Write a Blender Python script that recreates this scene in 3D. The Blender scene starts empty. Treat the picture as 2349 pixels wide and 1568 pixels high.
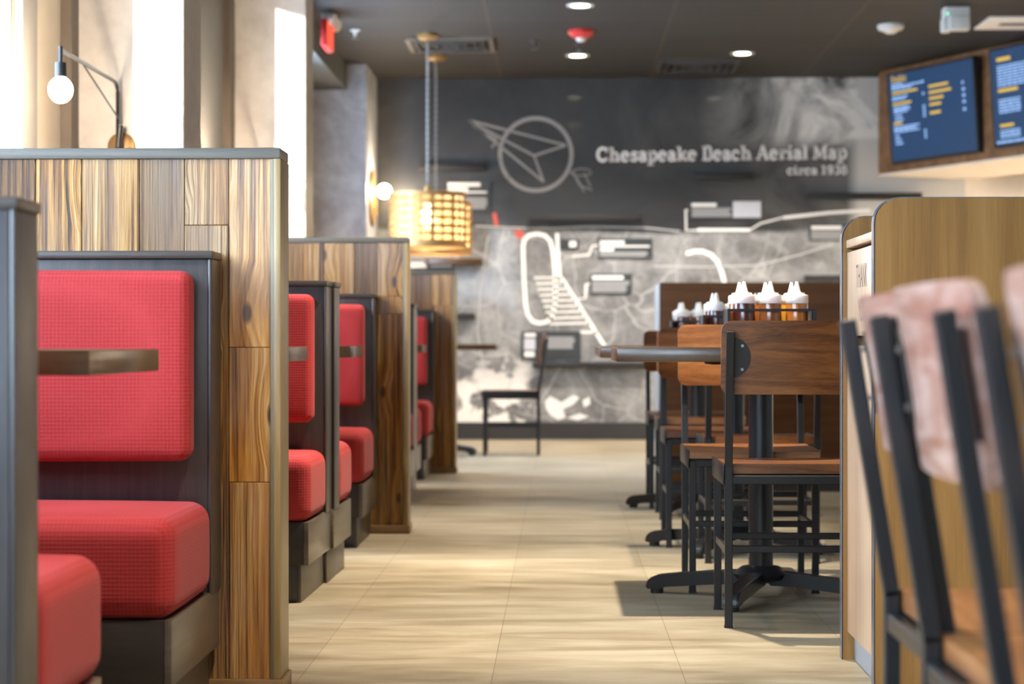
import bpy, bmesh, math, random
from mathutils import Vector, Matrix, Euler
random.seed(7)
R = math.radians
scene = bpy.context.scene
col = scene.collection
PI = math.pi

# ------------------------------------------------------------------ camera
F = 70/36*2349; CX = 1174.5; HOR = 786.0; EYE = 0.775
TH = math.atan((1283-CX)/F)
cd = bpy.data.cameras.new('camera'); cam = bpy.data.objects.new('camera', cd); col.objects.link(cam)
cd.lens = 70; cd.sensor_width = 36; cd.clip_start = 0.05; cd.clip_end = 200
cd.shift_y = (HOR-784)/2349
cam.location = (0, 0, EYE); cam.rotation_euler = (PI/2, 0, TH)
cd.dof.use_dof = True; cd.dof.focus_distance = 4.9; cd.dof.aperture_fstop = 4.0
scene.camera = cam
cT, sT = math.cos(TH), math.sin(TH)
def at(px, py, Y):
    "the place at depth Y seen at this pixel"
    u = (px-CX)/F; v = (HOR-py)/F
    dx = -sT+u*cT; dy = cT+u*sT
    t = Y/dy
    return Vector((dx*t, Y, EYE+v*t))
def atx(px, py, X):
    u = (px-CX)/F; v = (HOR-py)/F
    dx = -sT+u*cT; dy = cT+u*sT
    t = X/dx
    return Vector((X, dy*t, EYE+v*t))

# ------------------------------------------------------------------ materials
class NT:
    def __init__(s, name):
        s.m = bpy.data.materials.new(name); s.m.use_nodes = True
        s.t = s.m.node_tree; s.n = s.t.nodes; s.b = s.n['Principled BSDF']
    def add(s, typ, **kw):
        x = s.n.new(typ)
        for k, v in kw.items(): setattr(x, k, v)
        return x
    def link(s, a, b): s.t.links.new(a, b)
    def val(s, x, k, v):
        if hasattr(v, 'is_linked') or isinstance(v, bpy.types.NodeSocket): s.link(v, x.inputs[k])
        else: x.inputs[k].default_value = v
    def math(s, op, a, b=0.0, c=0.0, clamp=False):
        x = s.add('ShaderNodeMath', operation=op); x.use_clamp = clamp
        s.val(x, 0, a); s.val(x, 1, b); s.val(x, 2, c); return x.outputs[0]
    def coords(s, scale=(1, 1, 1), rand=False, loc=(0, 0, 0)):
        tc = s.add('ShaderNodeTexCoord'); mp = s.add('ShaderNodeMapping')
        mp.inputs['Scale'].default_value = scale; mp.inputs['Location'].default_value = loc
        src = tc.outputs['Object']
        if rand:
            oi = s.add('ShaderNodeObjectInfo'); va = s.add('ShaderNodeVectorMath', operation='ADD')
            m = s.math('MULTIPLY', oi.outputs['Random'], 13.0)
            s.link(src, va.inputs[0]); s.link(m, va.inputs[1]); src = va.outputs[0]
        s.link(src, mp.inputs['Vector']); return mp.outputs[0]
    def noise(s, vec, scale, detail=4, rough=.55, dist=0):
        x = s.add('ShaderNodeTexNoise'); s.link(vec, x.inputs['Vector'])
        x.inputs['Scale'].default_value = scale; x.inputs['Detail'].default_value = detail
        x.inputs['Roughness'].default_value = rough; x.inputs['Distortion'].default_value = dist
        return x.outputs[0]
    def ramp(s, fac, stops):
        x = s.add('ShaderNodeValToRGB'); e = x.color_ramp.elements
        while len(e) < len(stops): e.new(.5)
        for i, (p, c) in enumerate(stops):
            e[i].position = p
            e[i].color = (c, c, c, 1) if not hasattr(c, '__len__') else (*c, 1)
        s.val(x, 0, fac); return x.outputs[0]
    def mix(s, fac, a, b, mode='MIX'):
        x = s.add('ShaderNodeMix', data_type='RGBA', blend_type=mode)
        for k, v in ((0, fac), (6, a), (7, b)):
            if isinstance(v, bpy.types.NodeSocket): s.link(v, x.inputs[k])
            else: x.inputs[k].default_value = (*v, 1) if hasattr(v, '__len__') else v
        return x.outputs[2]
    def bump(s, h, strength=.3, dist=.01):
        x = s.add('ShaderNodeBump'); x.inputs['Strength'].default_value = strength
        x.inputs['Distance'].default_value = dist; s.link(h, x.inputs['Height'])
        s.link(x.outputs[0], s.b.inputs['Normal'])
    def set(s, **kw):
        nm = dict(color='Base Color', rough='Roughness', metal='Metallic', coat='Coat Weight', coatr='Coat Roughness',
                  spec='Specular IOR Level', sheen='Sheen Weight', trans='Transmission Weight', emit='Emission Color', es='Emission Strength', alpha='Alpha', sss='Subsurface Weight')
        for k, v in kw.items():
            i = s.b.inputs[nm[k]]
            if isinstance(v, bpy.types.NodeSocket): s.link(v, i)
            else: i.default_value = (*v, 1) if hasattr(v, '__len__') else v
        return s

M = {}
def plain(name, c, rough=.5, **kw):
    t = NT(name); v = t.coords((1, 1, 1), True)
    n = t.noise(v, 9, 4)
    t.set(color=t.mix(n, [x*.88 for x in c], [min(1, x*1.1) for x in c]), rough=rough, **kw); M[name] = t.m; return t
def wood(name, stops, scale=(1, 1, 14), rough=.4, coat=0., coatr=.25, bump=.12, nscale=3.5, dist=.6, fine=.25, spec=.5):
    "grain runs along the axis whose scale is small"
    t = NT(name); v = t.coords(scale, True)
    a = t.noise(v, nscale, 6, .6, dist)
    v2 = t.coords(tuple(x*5 for x in scale), True)
    f = t.noise(v2, nscale*2.2, 3, .6, .2)
    fac = t.math('ADD', t.math('MULTIPLY', a, 1-fine), t.math('MULTIPLY', f, fine))
    c = t.ramp(fac, stops)
    t.set(color=c, rough=rough, coat=coat, coatr=coatr, spec=spec); t.bump(f, bump, .003)
    M[name] = t.m; return t
def emis(name, c, s):
    t = NT(name); t.set(color=(0, 0, 0), emit=c, es=s, rough=.6); M[name] = t.m

# reclaimed planks: tone per plank from a mesh attribute, grain along z
def reclaimed(name):
    t = NT(name)
    at_ = t.add('ShaderNodeAttribute'); at_.attribute_name = 'tone'
    tone = at_.outputs['Fac']
    tc = t.add('ShaderNodeTexCoord'); cmb = t.add('ShaderNodeCombineXYZ')
    t.link(t.math('MULTIPLY', tone, 37.0), cmb.inputs[0]); t.link(t.math('MULTIPLY', tone, 19.0), cmb.inputs[2])
    va = t.add('ShaderNodeVectorMath', operation='ADD'); t.link(tc.outputs['Object'], va.inputs[0]); t.link(cmb.outputs[0], va.inputs[1])
    def mp(sc):
        m = t.add('ShaderNodeMapping'); m.inputs['Scale'].default_value = sc; t.link(va.outputs[0], m.inputs['Vector']); return m.outputs[0]
    # knots bend the grain (across x, along z)
    sx = t.add('ShaderNodeSeparateXYZ'); t.link(va.outputs[0], sx.inputs[0]); ck = t.add('ShaderNodeCombineXYZ')
    t.link(t.math('MULTIPLY', sx.outputs[0], 5.0), ck.inputs[0]); t.link(t.math('MULTIPLY', sx.outputs[2], 2.1), ck.inputs[1])
    vk = t.add('ShaderNodeTexVoronoi'); vk.voronoi_dimensions = '2D'; vk.inputs['Scale'].default_value = 1.0; vk.inputs['Randomness'].default_value = .95
    t.link(ck.outputs[0], vk.inputs['Vector'])
    kd = vk.outputs['Distance']
    knot = t.ramp(kd, [(0.030, 1), (.062, 0)])
    kn2 = t.ramp(kd, [(0.0, 1), (.26, 0)])
    dv = t.add('ShaderNodeVectorMath', operation='ADD'); c2 = t.add('ShaderNodeCombineXYZ')
    t.link(t.math('MULTIPLY', kn2, .030), c2.inputs[0]); t.link(va.outputs[0], dv.inputs[0]); t.link(c2.outputs[0], dv.inputs[1])
    def mpk(sc):
        m = t.add('ShaderNodeMapping'); m.inputs['Scale'].default_value = sc; t.link(dv.outputs[0], m.inputs['Vector']); return m.outputs[0]
    ridge = t.ramp(t.noise(mpk((95, 95, 1.5)), 1.0, 4, .55, .35), [(.34, 0), (.50, .75), (.64, 1)])
    rmask = t.ramp(t.noise(mp((11, 11, 1.0)), 1.0, 3, .5), [(.40, 0), (.60, 1)])
    ridge = t.math('MULTIPLY_ADD', t.math('SUBTRACT', ridge, .7), t.math('MULTIPLY_ADD', rmask, .85, .15), .7)
    streak = t.noise(mpk((26, 26, .9)), 1.0, 7, .65, .6)
    fine = t.noise(mp((190, 190, 7)), 1.0, 3, .6)
    blot = t.noise(mp((7, 7, 1.3)), 1.0, 4, .6)
    fac = t.math('ADD', t.math('MULTIPLY', t.math('SUBTRACT', ridge, .62), .26), t.math('ADD', t.math('MULTIPLY', streak, .80), t.math('MULTIPLY', fine, .22)))
    c = t.ramp(fac, [(.30, (.030, .010, .002)), (.41, (.15, .056, .007)), (.50, (.29, .125, .018)), (.59, (.41, .215, .050)), (.74, (.58, .40, .20))])
    grey = t.mix(t.ramp(blot, [(.44, 0), (.70, .5)]), c, t.mix(fac, (.05, .04, .035), (.36, .31, .27)))
    tn = t.ramp(tone, [(0, (.5, .44, .38)), (.5, (1.05, 1.0, .92)), (1, (1.5, 1.42, 1.35))])
    c = t.mix(1.0, grey, tn, 'MULTIPLY')
    c = t.mix(t.math('MULTIPLY', knot, .85), c, (.035, .03, .028))
    t.set(color=c, rough=t.ramp(streak, [(.3, .5), (.7, .36)]), spec=.22, coat=.48, coatr=.2)
    h = t.math('SUBTRACT', t.math('ADD', t.math('MULTIPLY', ridge, .8), t.math('MULTIPLY', streak, .8)), t.math('MULTIPLY', knot, .6))
    t.bump(h, .9, .010)
    M[name] = t.m
reclaimed('reclaimed_planks')

wood('trim_wood', [(.3, (.13, .105, .06)), (.6, (.22, .18, .105)), (.8, (.30, .25, .15))], (12, 12, .8), .45, .2, .3)
wood('cap_wood', [(.3, (.10, .09, .075)), (.6, (.17, .155, .13)), (.8, (.23, .21, .18))], (.8, 12, 12), .45, .2, .3)
wood('lit_trim', [(.3, (.24, .16, .06)), (.6, (.36, .25, .11)), (.8, (.44, .32, .16))], (12, 12, .8), .42, .3, .3)  # warm downlight on the divider ends, put into the wood colour
wood('base_trim_wood', [(.3, (.13, .07, .02)), (.6, (.26, .15, .05)), (.8, (.34, .2, .08))], (.8, 12, 12), .4, .3, .3)
wood('espresso', [(.3, (.016, .013, .015)), (.55, (.035, .028, .030)), (.8, (.075, .060, .058))], (16, 16, .7), .42, .5, .35, .15)
wood('espresso_cap', [(.3, (.03, .022, .018)), (.6, (.055, .042, .035)), (.8, (.09, .07, .06))], (.7, 16, 16), .4, .3, .3, .1)
wood('espresso_front', [(.3, (.010, .007, .006)), (.55, (.020, .014, .012)), (.8, (.036, .026, .022))], (1, 1, 13), .5, .1, .3, .1)
wood('kick_lit', [(.3, (.045, .037, .028)), (.55, (.085, .072, .052)), (.8, (.12, .10, .075))], (13, 1, 1), .4, .2, .3, .1)  # kick ends, with the downlight on them put into the colour
wood('espresso_lit', [(.3, (.06, .05, .038)), (.55, (.115, .096, .072)), (.8, (.17, .145, .11))], (1, 1, 13), .35, .4, .3, .15)  # lighter bench base sides, downlight on them put into the colour
wood('walnut', [(.30, (.028, .007, .002)), (.44, (.095, .029, .007)), (.58, (.18, .062, .015)), (.76, (.28, .115, .034))], (.9, 7, 9), .36, .3, .25, .12, 3.2, 1.0)
wood('walnut_light', [(.28, (.08, .028, .010)), (.46, (.20, .075, .024)), (.6, (.31, .125, .042)), (.78, (.44, .21, .09))], (.9, 7, 9), .36, .45, .25, .12, 3.2, .6)
wood('walnut_glare', [(.30, (.17, .060, .040)), (.44, (.26, .12, .085)), (.54, (.36, .22, .175)), (.70, (.50, .36, .31))], (.9, 6, 7), .36, .5, .25, .12, 3.0, 1.4)  # walnut with daylight glare on the near backrests put into the colour
wood('laminate_walnut', [(.3, (.14, .062, .014)), (.5, (.22, .105, .024)), (.75, (.31, .165, .048))], (9, 9, .35), .42, .25, .3, .04, 2.4, .3)
wood('laminate_lit', [(.3, (.50, .31, .19)), (.5, (.60, .40, .26)), (.75, (.68, .49, .34))], (9, 9, .35), .36, .35, .22, .04, 2.4, .3)  # laminate with the side daylight on the doors put into the colour
wood('screen_wood', [(.3, (.09, .036, .013)), (.5, (.13, .054, .020)), (.75, (.18, .08, .032))], (.6, 9, 9), .6, 0., .3, .04, 2.4, .3, .25, .2)
wood('table_wood', [(.3, (.035, .017, .006)), (.55, (.085, .043, .017)), (.8, (.16, .09, .04))], (.9, 9, 9), .3, .5, .18, .1)
wood('bulkhead_wood', [(.3, (.09, .042, .016)), (.5, (.19, .09, .036)), (.75, (.32, .17, .075))], (.8, 5, 5), .5, .1, .3, .2, 2.2, .5)
plain('black_steel', (.011, .0115, .013), .34, spec=.45)
plain('plate_steel', (.12, .12, .125), .38, metal=.6)
plain('toe_kick', (.035, .032, .03), .4, coat=.2)
plain('edge_band', (.22, .24, .29), .28, metal=.7)
plain('grey_kick', (.34, .35, .37), .5)
plain('black_paint', (.010, .010, .011), .6)
plain('bolt_metal', (.35, .35, .36), .3, metal=1.)
plain('white_plastic', (.72, .72, .70), .4)
plain('red_plastic', (.55, .035, .035), .35)
plain('brass', (.42, .25, .075), .35, metal=.85)
plain('warm_brass', (.34, .20, .075), .5, metal=.6)
plain('cord_grey', (.22, .20, .18), .6)
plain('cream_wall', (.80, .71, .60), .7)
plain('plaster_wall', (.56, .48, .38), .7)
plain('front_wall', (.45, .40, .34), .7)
plain('soffit_paint', (.10, .105, .10), .6)
plain('soffit_white', (.90, .84, .78), .7)
plain('window_frame', (.15, .14, .13), .5)
plain('frame_brown', (.13, .10, .075), .5)
plain('baseboard_paint', (.028, .027, .028), .5)
plain('map_white', (.95, .95, .95), .6)
plain('map_line', (.75, .75, .75), .6)
plain('map_grey', (.27, .265, .26), .6)
plain('map_faint', (.45, .45, .45), .6)
plain('plaque_black', (.030, .035, .038), .45)
plain('plaque_white', (.80, .80, .80), .5)
plain('plaque_grey', (.27, .275, .285), .5)
plain('plaque_picture', (.50, .52, .58), .5)
plain('flag_red', (.60, .10, .08), .5)
plain('engraving', (.22, .13, .09), .7)
plain('vent_black', (.008, .008, .008), .6)
plain('vent_slat', (.05, .045, .04), .5)
plain('cap_white', (.86, .84, .80), .3, sss=.25)
for n_, c_ in (('sauce_ketchup', (.085, .022, .016)), ('sauce_brown', (.22, .07, .02)), ('sauce_orange', (.40, .13, .02)), ('sauce_yellow', (.65, .33, .03))):
    plain(n_, c_, .22, coat=.5, coatr=.1)
emis('bulb_glow', (1, .70, .36), 45)
emis('pendant_bulb', (1, .72, .40), 14)
emis('downlight_lens', (1, .86, .62), 16)
emis('sign_red', (1, .06, .025), 1.6)
emis('led_green', (.1, 1, .5), 2)
emis('sign_panel', (1, .10, .05), .9)
emis('screen_blue', (.006, .036, .10), 1.0)
emis('screen_yellow', (.62, .40, .05), 1.0)
emis('screen_pale', (.28, .46, .82), 1.0)
emis('screen_dim', (.03, .11, .24), 1.0)

# column concrete
t = NT('column_plaster'); v = t.coords((1, 1, 1))
a = t.noise(v, 3, 6, .6, .4); b = t.noise(v, 16, 4)
t.set(color=t.ramp(t.math('ADD', t.math('MULTIPLY', a, .7), t.math('MULTIPLY', b, .3)), [(.3, (.44, .40, .37)), (.5, (.58, .54, .50)), (.7, (.68, .64, .60))]), rough=.5)
t.bump(b, .15, .004); M['column_plaster'] = t.m
t = NT('column_concrete'); v = t.coords((1, 1, 1))
a = t.noise(v, 2.2, 7, .62, .8); b = t.noise(v, 14, 4)
t.set(color=t.ramp(t.math('ADD', t.math('MULTIPLY', a, .75), t.math('MULTIPLY', b, .25)), [(.34, (.30, .295, .315)), (.5, (.48, .49, .53)), (.66, (.70, .73, .78))]), rough=.5)
M['column_concrete'] = t.m

# red woven fabric
t = NT('red_fabric'); v = t.coords((1, 1, 1))
vo = t.add('ShaderNodeTexVoronoi'); vo.inputs['Scale'].default_value = 125; vo.inputs['Randomness'].default_value = 0.06
t.link(v, vo.inputs['Vector'])
w = t.ramp(vo.outputs['Distance'], [(.25, 0), (.72, 1)])
c = t.mix(w, (.33, .024, .026), (.41, .038, .042))
t.set(color=c, rough=.82, sheen=.06, spec=.25); t.bump(w, .22, .003); M['red_fabric'] = t.m

# floor tiles
t = NT('floor_tile'); v = t.coords((1, 1, 1))
st = t.noise(t.coords((1.2, 4.6, 1)), 1.7, 7, .6, .5)
bl = t.noise(t.coords((1.0, 1.7, 1)), 1.1, 3, .5)
sp = t.noise(t.coords((8, 30, 1)), 1.0, 3, .6)
fac = t.math('ADD', t.math('MULTIPLY', st, .6), t.math('ADD', t.math('MULTIPLY', bl, .28), t.math('MULTIPLY', sp, .12)))
c = t.ramp(fac, [(.34, (.17, .134, .082)), (.45, (.25, .207, .136)), (.54, (.32, .276, .195)), (.66, (.41, .365, .28))])
br = t.add('ShaderNodeTexBrick'); br.offset = .5; br.offset_frequency = 2
mpn = t.add('ShaderNodeMapping'); mpn.inputs['Rotation'].default_value = (0, 0, PI/2); mpn.inputs['Location'].default_value = (.1, .1555, 0)
tc = t.add('ShaderNodeTexCoord'); t.link(tc.outputs['Object'], mpn.inputs['Vector']); t.link(mpn.outputs[0], br.inputs['Vector'])
br.inputs['Scale'].default_value = 1; br.inputs['Brick Width'].default_value = .905; br.inputs['Row Height'].default_value = .4445
br.inputs['Mortar Size'].default_value = .0011; br.inputs['Mortar Smooth'].default_value = .3
br.inputs['Color1'].default_value = (.93, .93, .93, 1); br.inputs['Color2'].default_value = (1.05, 1.05, 1.05, 1); br.inputs['Mortar'].default_value = (.5, .46, .4, 1)
c = t.mix(1.0, c, br.outputs['Color'], 'MULTIPLY')
t.set(color=c, rough=t.ramp(st, [(.3, .42), (.7, .52)]), spec=.45); M['floor_tile'] = t.m
FLOOR_NT = mpn

# ceiling tiles
t = NT('ceiling_tile'); br = t.add('ShaderNodeTexBrick'); br.offset = 0; br.squash = 1
v = t.coords((1, 1, 1), loc=(.47, .1, 0)); t.link(v, br.inputs['Vector'])
br.inputs['Scale'].default_value = 1; br.inputs['Brick Width'].default_value = 1.2; br.inputs['Row Height'].default_value = .6
br.inputs['Mortar Size'].default_value = .012; br.inputs['Mortar Smooth'].default_value = .1
br.inputs['Color1'].default_value = (.030, .027, .0255, 1); br.inputs['Color2'].default_value = (.034, .031, .029, 1); br.inputs['Mortar'].default_value = (.055, .045, .036, 1)
n = t.noise(t.coords((1, 1, 1)), 60, 2)
t.set(color=t.mix(1.0, br.outputs['Color'], t.ramp(n, [(.3, .8), (.7, 1.2)]), 'MULTIPLY'), rough=.7, spec=.3); M['ceiling_tile'] = t.m

# mural print (object x,z in metres)
t = NT('mural_print'); tc = t.add('ShaderNodeTexCoord'); sx = t.add('ShaderNodeSeparateXYZ'); t.link(tc.outputs['Object'], sx.inputs[0])
X, Z = sx.outputs[0], sx.outputs[2]
v = t.coords((1, 1, 1))
n1 = t.noise(v, 1.6, 8, .62, .6); n2 = t.noise(v, 6, 6, .65, .5); n3 = t.noise(v, 24, 3, .6)
land_f = t.math('ADD', t.math('MULTIPLY', n1, .5), t.math('ADD', t.math('MULTIPLY', n2, .35), t.math('MULTIPLY', n3, .15)))
vo = t.add('ShaderNodeTexVoronoi'); vo.feature = 'DISTANCE_TO_EDGE'; vo.inputs['Scale'].default_value = 2.6
nv = t.add('ShaderNodeTexNoise'); nv.inputs['Scale'].default_value = 2; t.link(v, nv.inputs['Vector'])
vm = t.add('ShaderNodeVectorMath', operation='MULTIPLY_ADD'); t.link(nv.outputs['Color'], vm.inputs[0]); vm.inputs[1].default_value = (.35, .35, .35); t.link(v, vm.inputs[2])
t.link(vm.outputs[0], vo.inputs['Vector'])
roads = t.ramp(vo.outputs['Distance'], [(.004, 1), (.022, 0)])
land = t.ramp(land_f, [(.34, .055), (.44, .14), (.53, .24), (.62, .35), (.72, .54)])
land = t.mix(t.math('MULTIPLY', roads, .38), land, (.60, .60, .60))
# bright fields low on the left of the print
lm = t.math('MULTIPLY', t.ramp(t.math('ADD', X, t.math('MULTIPLY', n1, .6)), [(.0, 1), (.12, 0)]), t.ramp(t.math('ADD', Z, t.math('MULTIPLY', n1, .4)), [(.55, 1), (1.0, 0)]))
fields = t.math('MULTIPLY', lm, t.ramp(t.noise(v, 3.4, 3, .5, 1.2), [(.47, 0), (.53, 1)]))
land = t.mix(fields, land, (.9, .88, .85))
water = t.ramp(t.noise(v, 1.1, 5, .6, .8), [(.35, .022), (.55, .037), (.7, .064)])
gx = t.math('MULTIPLY', t.ramp(X, [(.0, 0), (1, 1)]), 1.0)
mr = t.add('ShaderNodeMapRange'); t.link(X, mr.inputs[0]); mr.inputs[1].default_value = 1.1; mr.inputs[2].default_value = 2.2
cl = t.math('MULTIPLY', t.math('MULTIPLY', mr.outputs[0], t.math('ADD', t.ramp(t.math('SUBTRACT', Z, 1.9), [(.40, 0), (.55, 1)]), .12)), t.ramp(t.noise(v, 1.5, 7, .62, 1.0), [(.36, 0), (.56, 1)]))
mr2 = t.add('ShaderNodeMapRange'); t.link(X, mr2.inputs[0]); mr2.inputs[1].default_value = 2.28; mr2.inputs[2].default_value = 2.40
cl = t.math('MAXIMUM', cl, t.math('MULTIPLY', mr2.outputs[0], .72))
water = t.mix(cl, water, (.80, .78, .74))
edge = t.math('ADD', Z, t.math('MULTIPLY', t.math('SUBTRACT', n1, .5), .22))
msk = t.add('ShaderNodeMapRange'); t.link(edge, msk.inputs[0]); msk.inputs[1].default_value = 1.70; msk.inputs[2].default_value = 1.66
c = t.mix(msk.outputs[0], water, land)
t.set(color=c, rough=.38, spec=.4, coat=.25, coatr=.06); M['mural_print'] = t.m

# window glass: see-through with a mirror film
t = NT('window_glass'); g = t.add('ShaderNodeBsdfGlossy'); g.inputs['Roughness'].default_value = .02
tr = t.add('ShaderNodeBsdfTransparent'); tr.inputs['Color'].default_value = (.93, .96, .97, 1); fr = t.add('ShaderNodeLayerWeight'); fr.inputs['Blend'].default_value = .5; mx = t.add('ShaderNodeMixShader')
t.link(t.math('MULTIPLY_ADD', t.math('POWER', fr.outputs['Facing'], 4.0), .35, .04), mx.inputs[0]); t.link(tr.outputs[0], mx.inputs[1]); t.link(g.outputs[0], mx.inputs[2])
t.link(mx.outputs[0], t.n['Material Output'].inputs['Surface']); M['window_glass'] = t.m

t = NT('frosted_glass'); tl = t.add('ShaderNodeBsdfTranslucent'); tl.inputs['Color'].default_value = (.85, .9, .95, 1)
t.link(tl.outputs[0], t.n['Material Output'].inputs['Surface']); M['frosted_glass'] = t.m
# ------------------------------------------------------------------ mesh helpers
class MB:
    def __init__(s): s.bm = bmesh.new()
    def box(s, x0, x1, y0, y1, z0, z1, bev=0., mat=None, seg=2):
        m = Matrix.Translation(((x0+x1)/2, (y0+y1)/2, (z0+z1)/2)) @ Matrix.Diagonal((abs(x1-x0), abs(y1-y0), abs(z1-z0), 1))
        if mat is not None: m = mat @ m
        r = bmesh.ops.create_cube(s.bm, size=1, matrix=m)
        if bev:
            es = list({e for v in r['verts'] for e in v.link_edges})
            bmesh.ops.bevel(s.bm, geom=es, offset=bev, segments=seg, affect='EDGES', profile=.5)
        return s
    def bar(s, p, q, w, h=None, bev=.002, up=(0, 0, 1)):
        "square bar from p to q"
        p, q = Vector(p), Vector(q); h = h or w; d = q-p; L = d.length; d.normalize()
        u = Vector(up)
        if abs(d.dot(u)) > .95: u = Vector((0, 1, 0))
        x = d.cross(u).normalized(); y = x.cross(d)
        m = Matrix((x, y, d)).transposed().to_4x4(); m.translation = (p+q)/2
        return s.box(-w/2, w/2, -h/2, h/2, -L/2, L/2, bev, m, 1)
    def cyl(s, p, q, r, r2=None, n=20, cap=True):
        p, q = Vector(p), Vector(q); d = q-p
        m = Matrix.Translation((p+q)/2) @ d.to_track_quat('Z', 'Y').to_matrix().to_4x4()
        bmesh.ops.create_cone(s.bm, cap_ends=cap, segments=n, radius1=r, radius2=r if r2 is None else r2, depth=d.length, matrix=m)
        return s
    def sph(s, c, r, sc=(1, 1, 1), n=16):
        bmesh.ops.create_uvsphere(s.bm, u_segments=n, v_segments=n//2+2, radius=r, matrix=Matrix.Translation(c) @ Matrix.Diagonal((*sc, 1)))
        return s
    def lathe(s, prof, c=(0, 0, 0), n=24, axis=None):
        rings = []
        m = Matrix.Translation(c)
        if axis is not None: m = m @ Vector(axis).to_track_quat('Z', 'Y').to_matrix().to_4x4()
        for r, z in prof:
            if r < 1e-6: rings.append([s.bm.verts.new(m @ Vector((0, 0, z)))])
            else: rings.append([s.bm.verts.new(m @ Vector((r*math.cos(2*PI*k/n), r*math.sin(2*PI*k/n), z))) for k in range(n)])
        for a, b in zip(rings, rings[1:]):
            for k in range(n):
                f = [a[k % len(a)], a[(k+1) % len(a)], b[(k+1) % len(b)], b[k % len(b)]]
                f = list(dict.fromkeys(f))
                if len(f) > 2:
                    try: s.bm.faces.new(f)
                    except ValueError: pass
        return s
    def tube(s, pts, r, n=8):
        pts = [Vector(p) for p in pts]; rings = []
        for i, p in enumerate(pts):
            d = (pts[min(i+1, len(pts)-1)]-pts[max(i-1, 0)]).normalized()
            u = Vector((0, 0, 1)) if abs(d.z) < .95 else Vector((1, 0, 0))
            x = d.cross(u).normalized(); y = x.cross(d)
            rr = r[i] if hasattr(r, '__len__') else r
            rings.append([s.bm.verts.new(p+x*rr*math.cos(2*PI*k/n)+y*rr*math.sin(2*PI*k/n)) for k in range(n)])
        for a, b in zip(rings, rings[1:]):
            for k in range(n): s.bm.faces.new((a[k], a[(k+1) % n], b[(k+1) % n], b[k]))
        s.bm.faces.new(rings[0][::-1]); s.bm.faces.new(rings[-1]); return s
    def prism(s, poly, d0, d1, f):
        "poly of (a,b), extruded d0..d1; f(a,b,d) gives the place"
        A = [s.bm.verts.new(f(a, b, d0)) for a, b in poly]; B_ = [s.bm.verts.new(f(a, b, d1)) for a, b in poly]
        s.bm.faces.new(A); s.bm.faces.new(B_[::-1]); n = len(poly)
        for k in range(n): s.bm.faces.new((A[k], A[(k+1) % n], B_[(k+1) % n], B_[k]))
        return s
    def cushion(s, x0, x1, y0, y1, z0, z1, r, bulge=(0, 0, 0), n=14):
        bm = bmesh.new(); bmesh.ops.create_cube(bm, size=2)
        bmesh.ops.subdivide_edges(bm, edges=bm.edges[:], cuts=n, use_grid_fill=True)
        c = Vector(((x0+x1)/2, (y0+y1)/2, (z0+z1)/2)); h = Vector(((x1-x0)/2, (y1-y0)/2, (z1-z0)/2))
        N = n+1
        def dense(t, hh):   # four rows inside each rounded edge, the rest evenly between
            i = round((t+1)/2*N); k = min(i, N-i)
            q = hh-r*k/4 if k <= 4 else (hh-r)*(1-2*(k-4)/(N-8))
            return q if i > N-i else -q
        for v in bm.verts:
            q = Vector((dense(v.co[k], h[k]) for k in range(3)))
            inner = Vector((max(-(h[k]-r), min(h[k]-r, q[k])) for k in range(3)))
            d = q-inner
            if d.length > 1e-9: q = inner+d.normalized()*min(r, d.length) if d.length > r else inner+d
            for k in range(3):
                if abs(q[k]) > h[k]-r-1e-6 and bulge[k]:
                    o = [j for j in range(3) if j != k]
                    w = max(0, 1-(q[o[0]]/h[o[0]])**2)**.6*max(0, 1-(q[o[1]]/h[o[1]])**2)**.6
                    q[k] += math.copysign(bulge[k]*w, q[k])
            v.co = c+q
        me = bpy.data.meshes.new('tmp'); bm.to_mesh(me); bm.free(); s.bm.from_mesh(me); bpy.data.meshes.remove(me); return s
    def stroke(s, pts, w, f, d0, d1, closed=False):
        "a flat band of width w along points (a,b)"
        P = [Vector(p) for p in pts]; n = len(P); L, Rr = [], []
        for i in range(n):
            a = P[(i-1) % n] if (closed or i > 0) else P[i]; b = P[(i+1) % n] if (closed or i < n-1) else P[i]
            d = (b-a).normalized(); nn = Vector((-d.y, d.x))
            if (closed or 0 < i < n-1):
                d1_ = (P[i]-a).normalized(); k = max(.5, abs(nn.dot(Vector((-d1_.y, d1_.x)))))
            else: k = 1
            L.append(P[i]+nn*w/2/k); Rr.append(P[i]-nn*w/2/k)
        rng = range(n) if closed else range(n-1)
        for i in rng:
            j = (i+1) % n
            s.prism([tuple(L[i]), tuple(L[j]), tuple(Rr[j]), tuple(Rr[i])], d0, d1, f)
        return s
    def build(s, name, mat, parent=None, smooth=True, ang=35, tone=None):
        me = bpy.data.meshes.new(name)
        bmesh.ops.recalc_face_normals(s.bm, faces=s.bm.faces[:])
        for f in s.bm.faces: f.smooth = smooth
        s.bm.to_mesh(me); s.bm.free()
        if smooth:
            try: me.set_sharp_from_angle(angle=R(ang))
            except Exception: pass
        me.materials.append(M[mat] if isinstance(mat, str) else mat)
        o = bpy.data.objects.new(name, me); col.objects.link(o)
        if parent is not None: o.parent = parent
        return o

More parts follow.
